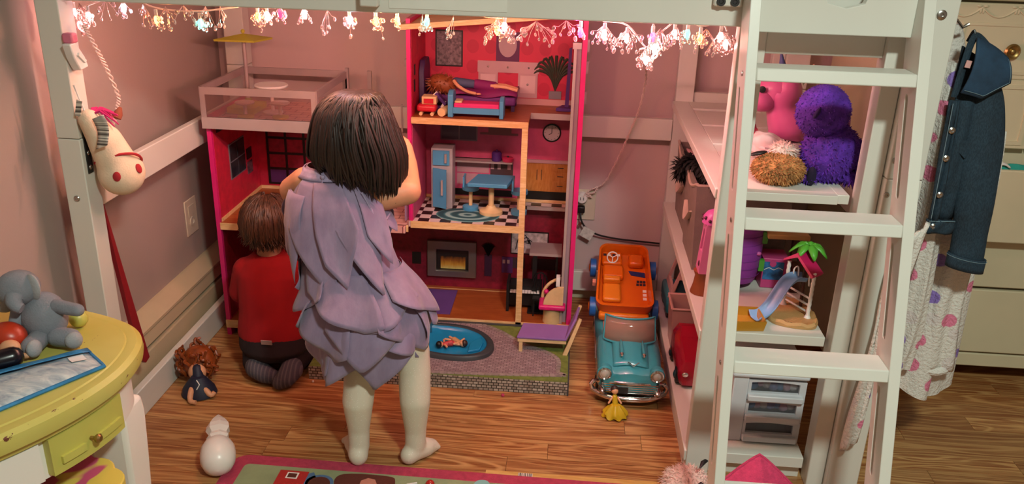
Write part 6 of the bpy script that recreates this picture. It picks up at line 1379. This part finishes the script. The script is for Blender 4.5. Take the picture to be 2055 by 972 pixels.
ob('neckband', MB().grid(lambda u, v: dp(2*pi*u, .80+.022*v, .010-.004*v), 60, 4, cu=True), M_sat, gl, solid=.003)
ob('armhole_trim', MB().tube(spline([(-.515, 2.005, .775), (-.492, 2.0, .735), (-.478, 2.0, .70), (-.462, 2.02, .695), (-.455, 2.05, .705)], 5), .0035, 6), M_sat, gl)
ob('back_button', MB().ell(dp(-.02, .812, .014), .006, nu=10, nv=8), M_sat, gl)
ob('keyhole_edge', MB().tube([dp(-.02-.01*sin(k), .806-.012*k, .012) for k in range(9)], .002, 5), M_sat, gl)
def petal(a0, a1, z0, z1, pt=.5, off=.012, flare=.02, ph=0, amp=.007, nw=1.1):
    """handkerchief ruffle: hangs from z0, its lower edge falls to a point at pt"""
    rr_ = random.Random(int(ph*100)+3)
    nn = 18
    def f(u, v):
        drop = (1-.95*abs(u-pt)/max(pt, 1-pt))**.85
        z = z0+(z1-z0)*v*(.36+.64*drop)
        t = a0+(a1-a0)*u; w = off+flare*v+amp*v*sin(nw*2*pi*u+ph+v*1.2)+.0022*sin(7*u*v+ph)
        return dp(t+.08*v*sin(ph), max(z, .245), w)
    ob('ruffle', MB().grid(f, nn, 12), M_drs, gl, solid=.0012)
rr = random.Random(17)
# long cape petals from the neckline
for i, (a0, a1, zb, pt) in enumerate(((-1.75, -.95, .60, .75), (-1.3, -.45, .535, .35), (-.75, -.02, .515, .72), (-.22, .5, .55, .3), (.25, 1.0, .53, .62), (.8, 1.45, .60, .4), (1.3, 2.1, .66, .4), (2.0, 2.9, .6, .5), (2.8, 3.6, .58, .5), (3.5, 4.5, .6, .5))):
    petal(a0, a1, .80-.035*(1 if abs(a0) > 1 else 0), zb, pt, .009+.007*(i % 2), .018, rr.uniform(0, 6), .006, .8)
for n_, z0, zs, off, fl, a_off, wd in ((8, .575, .435, .008, .030, 0, 1.25), (8, .515, .355, .004, .036, .35, 1.2), (9, .455, .275, .000, .030, .15, 1.15)):
    for k in range(n_):
        a = -pi+a_off+2*pi*k/n_; zb = zs+rr.uniform(-.025, .02)
        if zs < .3: zb = .252 if -1.2 < a < .0 else (.285 if a < -1.2 else .335)
        elif a > .3 and zs < .4: zb += .03
        petal(a, a+wd, z0+rr.uniform(-.012, .012), zb, rr.choice((.12, .25, .78, .9, .5)), off+.007*(k % 2), fl, rr.uniform(0, 6), .014, rr.uniform(.8, 1.5))

# boy kneeling
by = thing('person', 'toddler with brown hair in red shirt and dark pants kneeling at the dollhouse', 'person', (-.92, 2.42, 0))
bb = MB(); tz = ringbody([(.075, -.925, 2.40, .07, .06), (.10, -.925, 2.41, .105, .085), (.15, -.93, 2.42, .108, .085), (.21, -.935, 2.435, .098, .078), (.28, -.945, 2.455, .095, .075), (.33, -.95, 2.468, .098, .068), (.365, -.952, 2.475, .075, .055), (.39, -.952, 2.485, .04, .04), (.41, -.952, 2.49, .036, .036)])
bb.add(tz.v, tz.f)
BH = V((-.955, 2.515, .478)); BF = V((.12, .95, -.2)).normalized()
bb.cap((-.952, 2.485, .38), (-.955, 2.50, .43), .036, .037); bb.ell(BH, (.072, .082, .088), (-12, 0, 0), 22, 16); bb.ell(BH+BF*.025+V((0, 0, -.045)), (.054, .056, .046), nu=18, nv=12)
bs, bu = face(by, BH, BF, (0, 0, 1), .081, bb, M_skin)
AL = [(-1.028, 2.468, .335), (-1.055, 2.475, .25), (-1.05, 2.555, .19)]; AR = [(-.875, 2.468, .335), (-.85, 2.475, .25), (-.86, 2.56, .19)]
chain(bb, AL+[(-1.03, 2.62, .19)], [.033, .03, .026, .02]); chain(bb, AR+[(-.875, 2.625, .19)], [.033, .03, .026, .02])
hand(bb, (-1.03, 2.624, .19), (.2, .9, .0), (.2, 0, -1), .75, .45, 1); hand(bb, (-.875, 2.629, .19), (-.2, .9, .0), (-.2, 0, -1), .75, .45, -1)
def blegs(mb, k=0):
    chain(mb, [(-.965, 2.42, .11), (-1.005, 2.50, .075), (-1.01, 2.545, .058)], [.062+k, .052+k, .042+k], 14); chain(mb, [(-1.01, 2.545, .05), (-1.005, 2.44, .052), (-.985, 2.365, .05)], [.042+k, .04+k, .032+k], 14)
    chain(mb, [(-.885, 2.42, .11), (-.855, 2.50, .075), (-.85, 2.545, .058)], [.062+k, .052+k, .042+k], 14); chain(mb, [(-.85, 2.545, .05), (-.855, 2.44, .052), (-.862, 2.365, .05)], [.042+k, .04+k, .032+k], 14)
    return mb
FLg = [(-.985, 2.37, .048), (-.968, 2.335, .046), (-.935, 2.318, .036), (-.905, 2.318, .026)]; FRg = [(-.862, 2.37, .05), (-.85, 2.33, .05), (-.862, 2.30, .035), (-.878, 2.29, .026)]
blegs(bb); chain(bb, FLg, [.028, .031, .026, .019], 14); chain(bb, FRg, [.028, .032, .027, .020], 14)
fuse('body', bb, M_skin, by, .0055, 8)
st_ = MB(); tz = ringbody([(.135, -.93, 2.415, .118, .094), (.15, -.93, 2.42, .12, .096), (.21, -.935, 2.435, .110, .088), (.28, -.945, 2.455, .106, .084), (.33, -.95, 2.468, .108, .077), (.368, -.952, 2.475, .083, .062), (.392, -.952, 2.484, .05, .048)])
st_.add(tz.v, tz.f); chain(st_, AL+[(-1.036, 2.60, .19)], [.042, .039, .033, .028]); chain(st_, AR+[(-.87, 2.605, .19)], [.042, .039, .033, .028])
fuse('shirt', st_, mat('red_jersey', '#92060F', 1, var=.06, vs=9, bump=.3, bs=26), by, .0055, 5)
ob('collar', MB().tube([(-.952+.045*cos(t), 2.485+.044*sin(t), .393+.006*sin(t)) for t in [2*pi*k/28 for k in range(29)]], .006, 8), MATS['red_jersey'], by)
pnt = MB(); blegs(pnt, .007); pnt.add(*(lambda r: (r.v, r.f))(ringbody([(.07, -.925, 2.395, .085, .07), (.10, -.925, 2.405, .118, .098), (.14, -.928, 2.415, .116, .094), (.165, -.93, 2.42, .112, .09)])))
fuse('pants', pnt, mat('dark_plum_knit', '#231519', .9, var=.1, vs=12, bump=.3, bs=40), by, .0055, 5)
ob('waist_tag', MB().rbox((-.92, 2.316, .152), (.035, .003, .016), (12, 0, 0)), mat('pale_shirt_tail', '#A98F8C', .9), by).name = 'undershirt_edge'
sk = MB(); chain(sk, FLg, [.034, .036, .031, .024], 16)
M_sock = N('striped_grey_sock'); w_ = M_sock.n('ShaderNodeTexWave'); w_.inputs['Scale'].default_value = 26; w_.inputs['Distortion'].default_value = 1; M_sock.l(M_sock.coord(), w_.inputs['Vector']); M_sock.set(Roughness=.95)
M_sock.col(M_sock.ramp(w_.outputs['Fac'], [(.55, lin('#4A4650')), (.9, lin('#625C60'))])); M_sock.bump(M_sock.noise(M_sock.coord(), 220, 3), .4, .002)
fuse('sock', sk, M_sock.m, by, .0045, 5); sk = MB(); chain(sk, FRg, [.034, .037, .032, .025], 16); fuse('sock', sk, M_sock.m, by, .0045, 5)
eyes(by, BH, BF, bs, bu, .081, M_iris)
M_hair2 = hairmat('brown_hair_strands', '#2E1A10', '#5A3622')
hb = MB().ell(BH+V((0, -.008, .012)), (.083, .089, .09), (-10, 0, 0), 26, 18)
def lock2(rr):
    a = rr.uniform(-2.5, 2.5); d = V((sin(a), -cos(a), 0)); h = rr.uniform(-.2, 1); s0 = rr.uniform(.95, 1.06)
    P = []
    for k in range(5):
        e = pi*(.08+.125*k)+h*.5; e = min(e, 2.35 if abs(a) < 1.7 else 1.6)
        P.append(BH+V((d.x*.086*sin(e)*s0, -.008+d.y*.093*sin(e)*s0, .012+.093*cos(e)*s0)))
    P.append(P[-1]+V((d.x*.006+rr.uniform(-.01, .01), d.y*.006, -.014)))
    return P
hairs(hb, lock2, 520, .0045, 9)
ob('hair', hb, M_hair2, by, ang=80)
for o in bpy.data.objects:
    if '_w' in o: del o['_w']
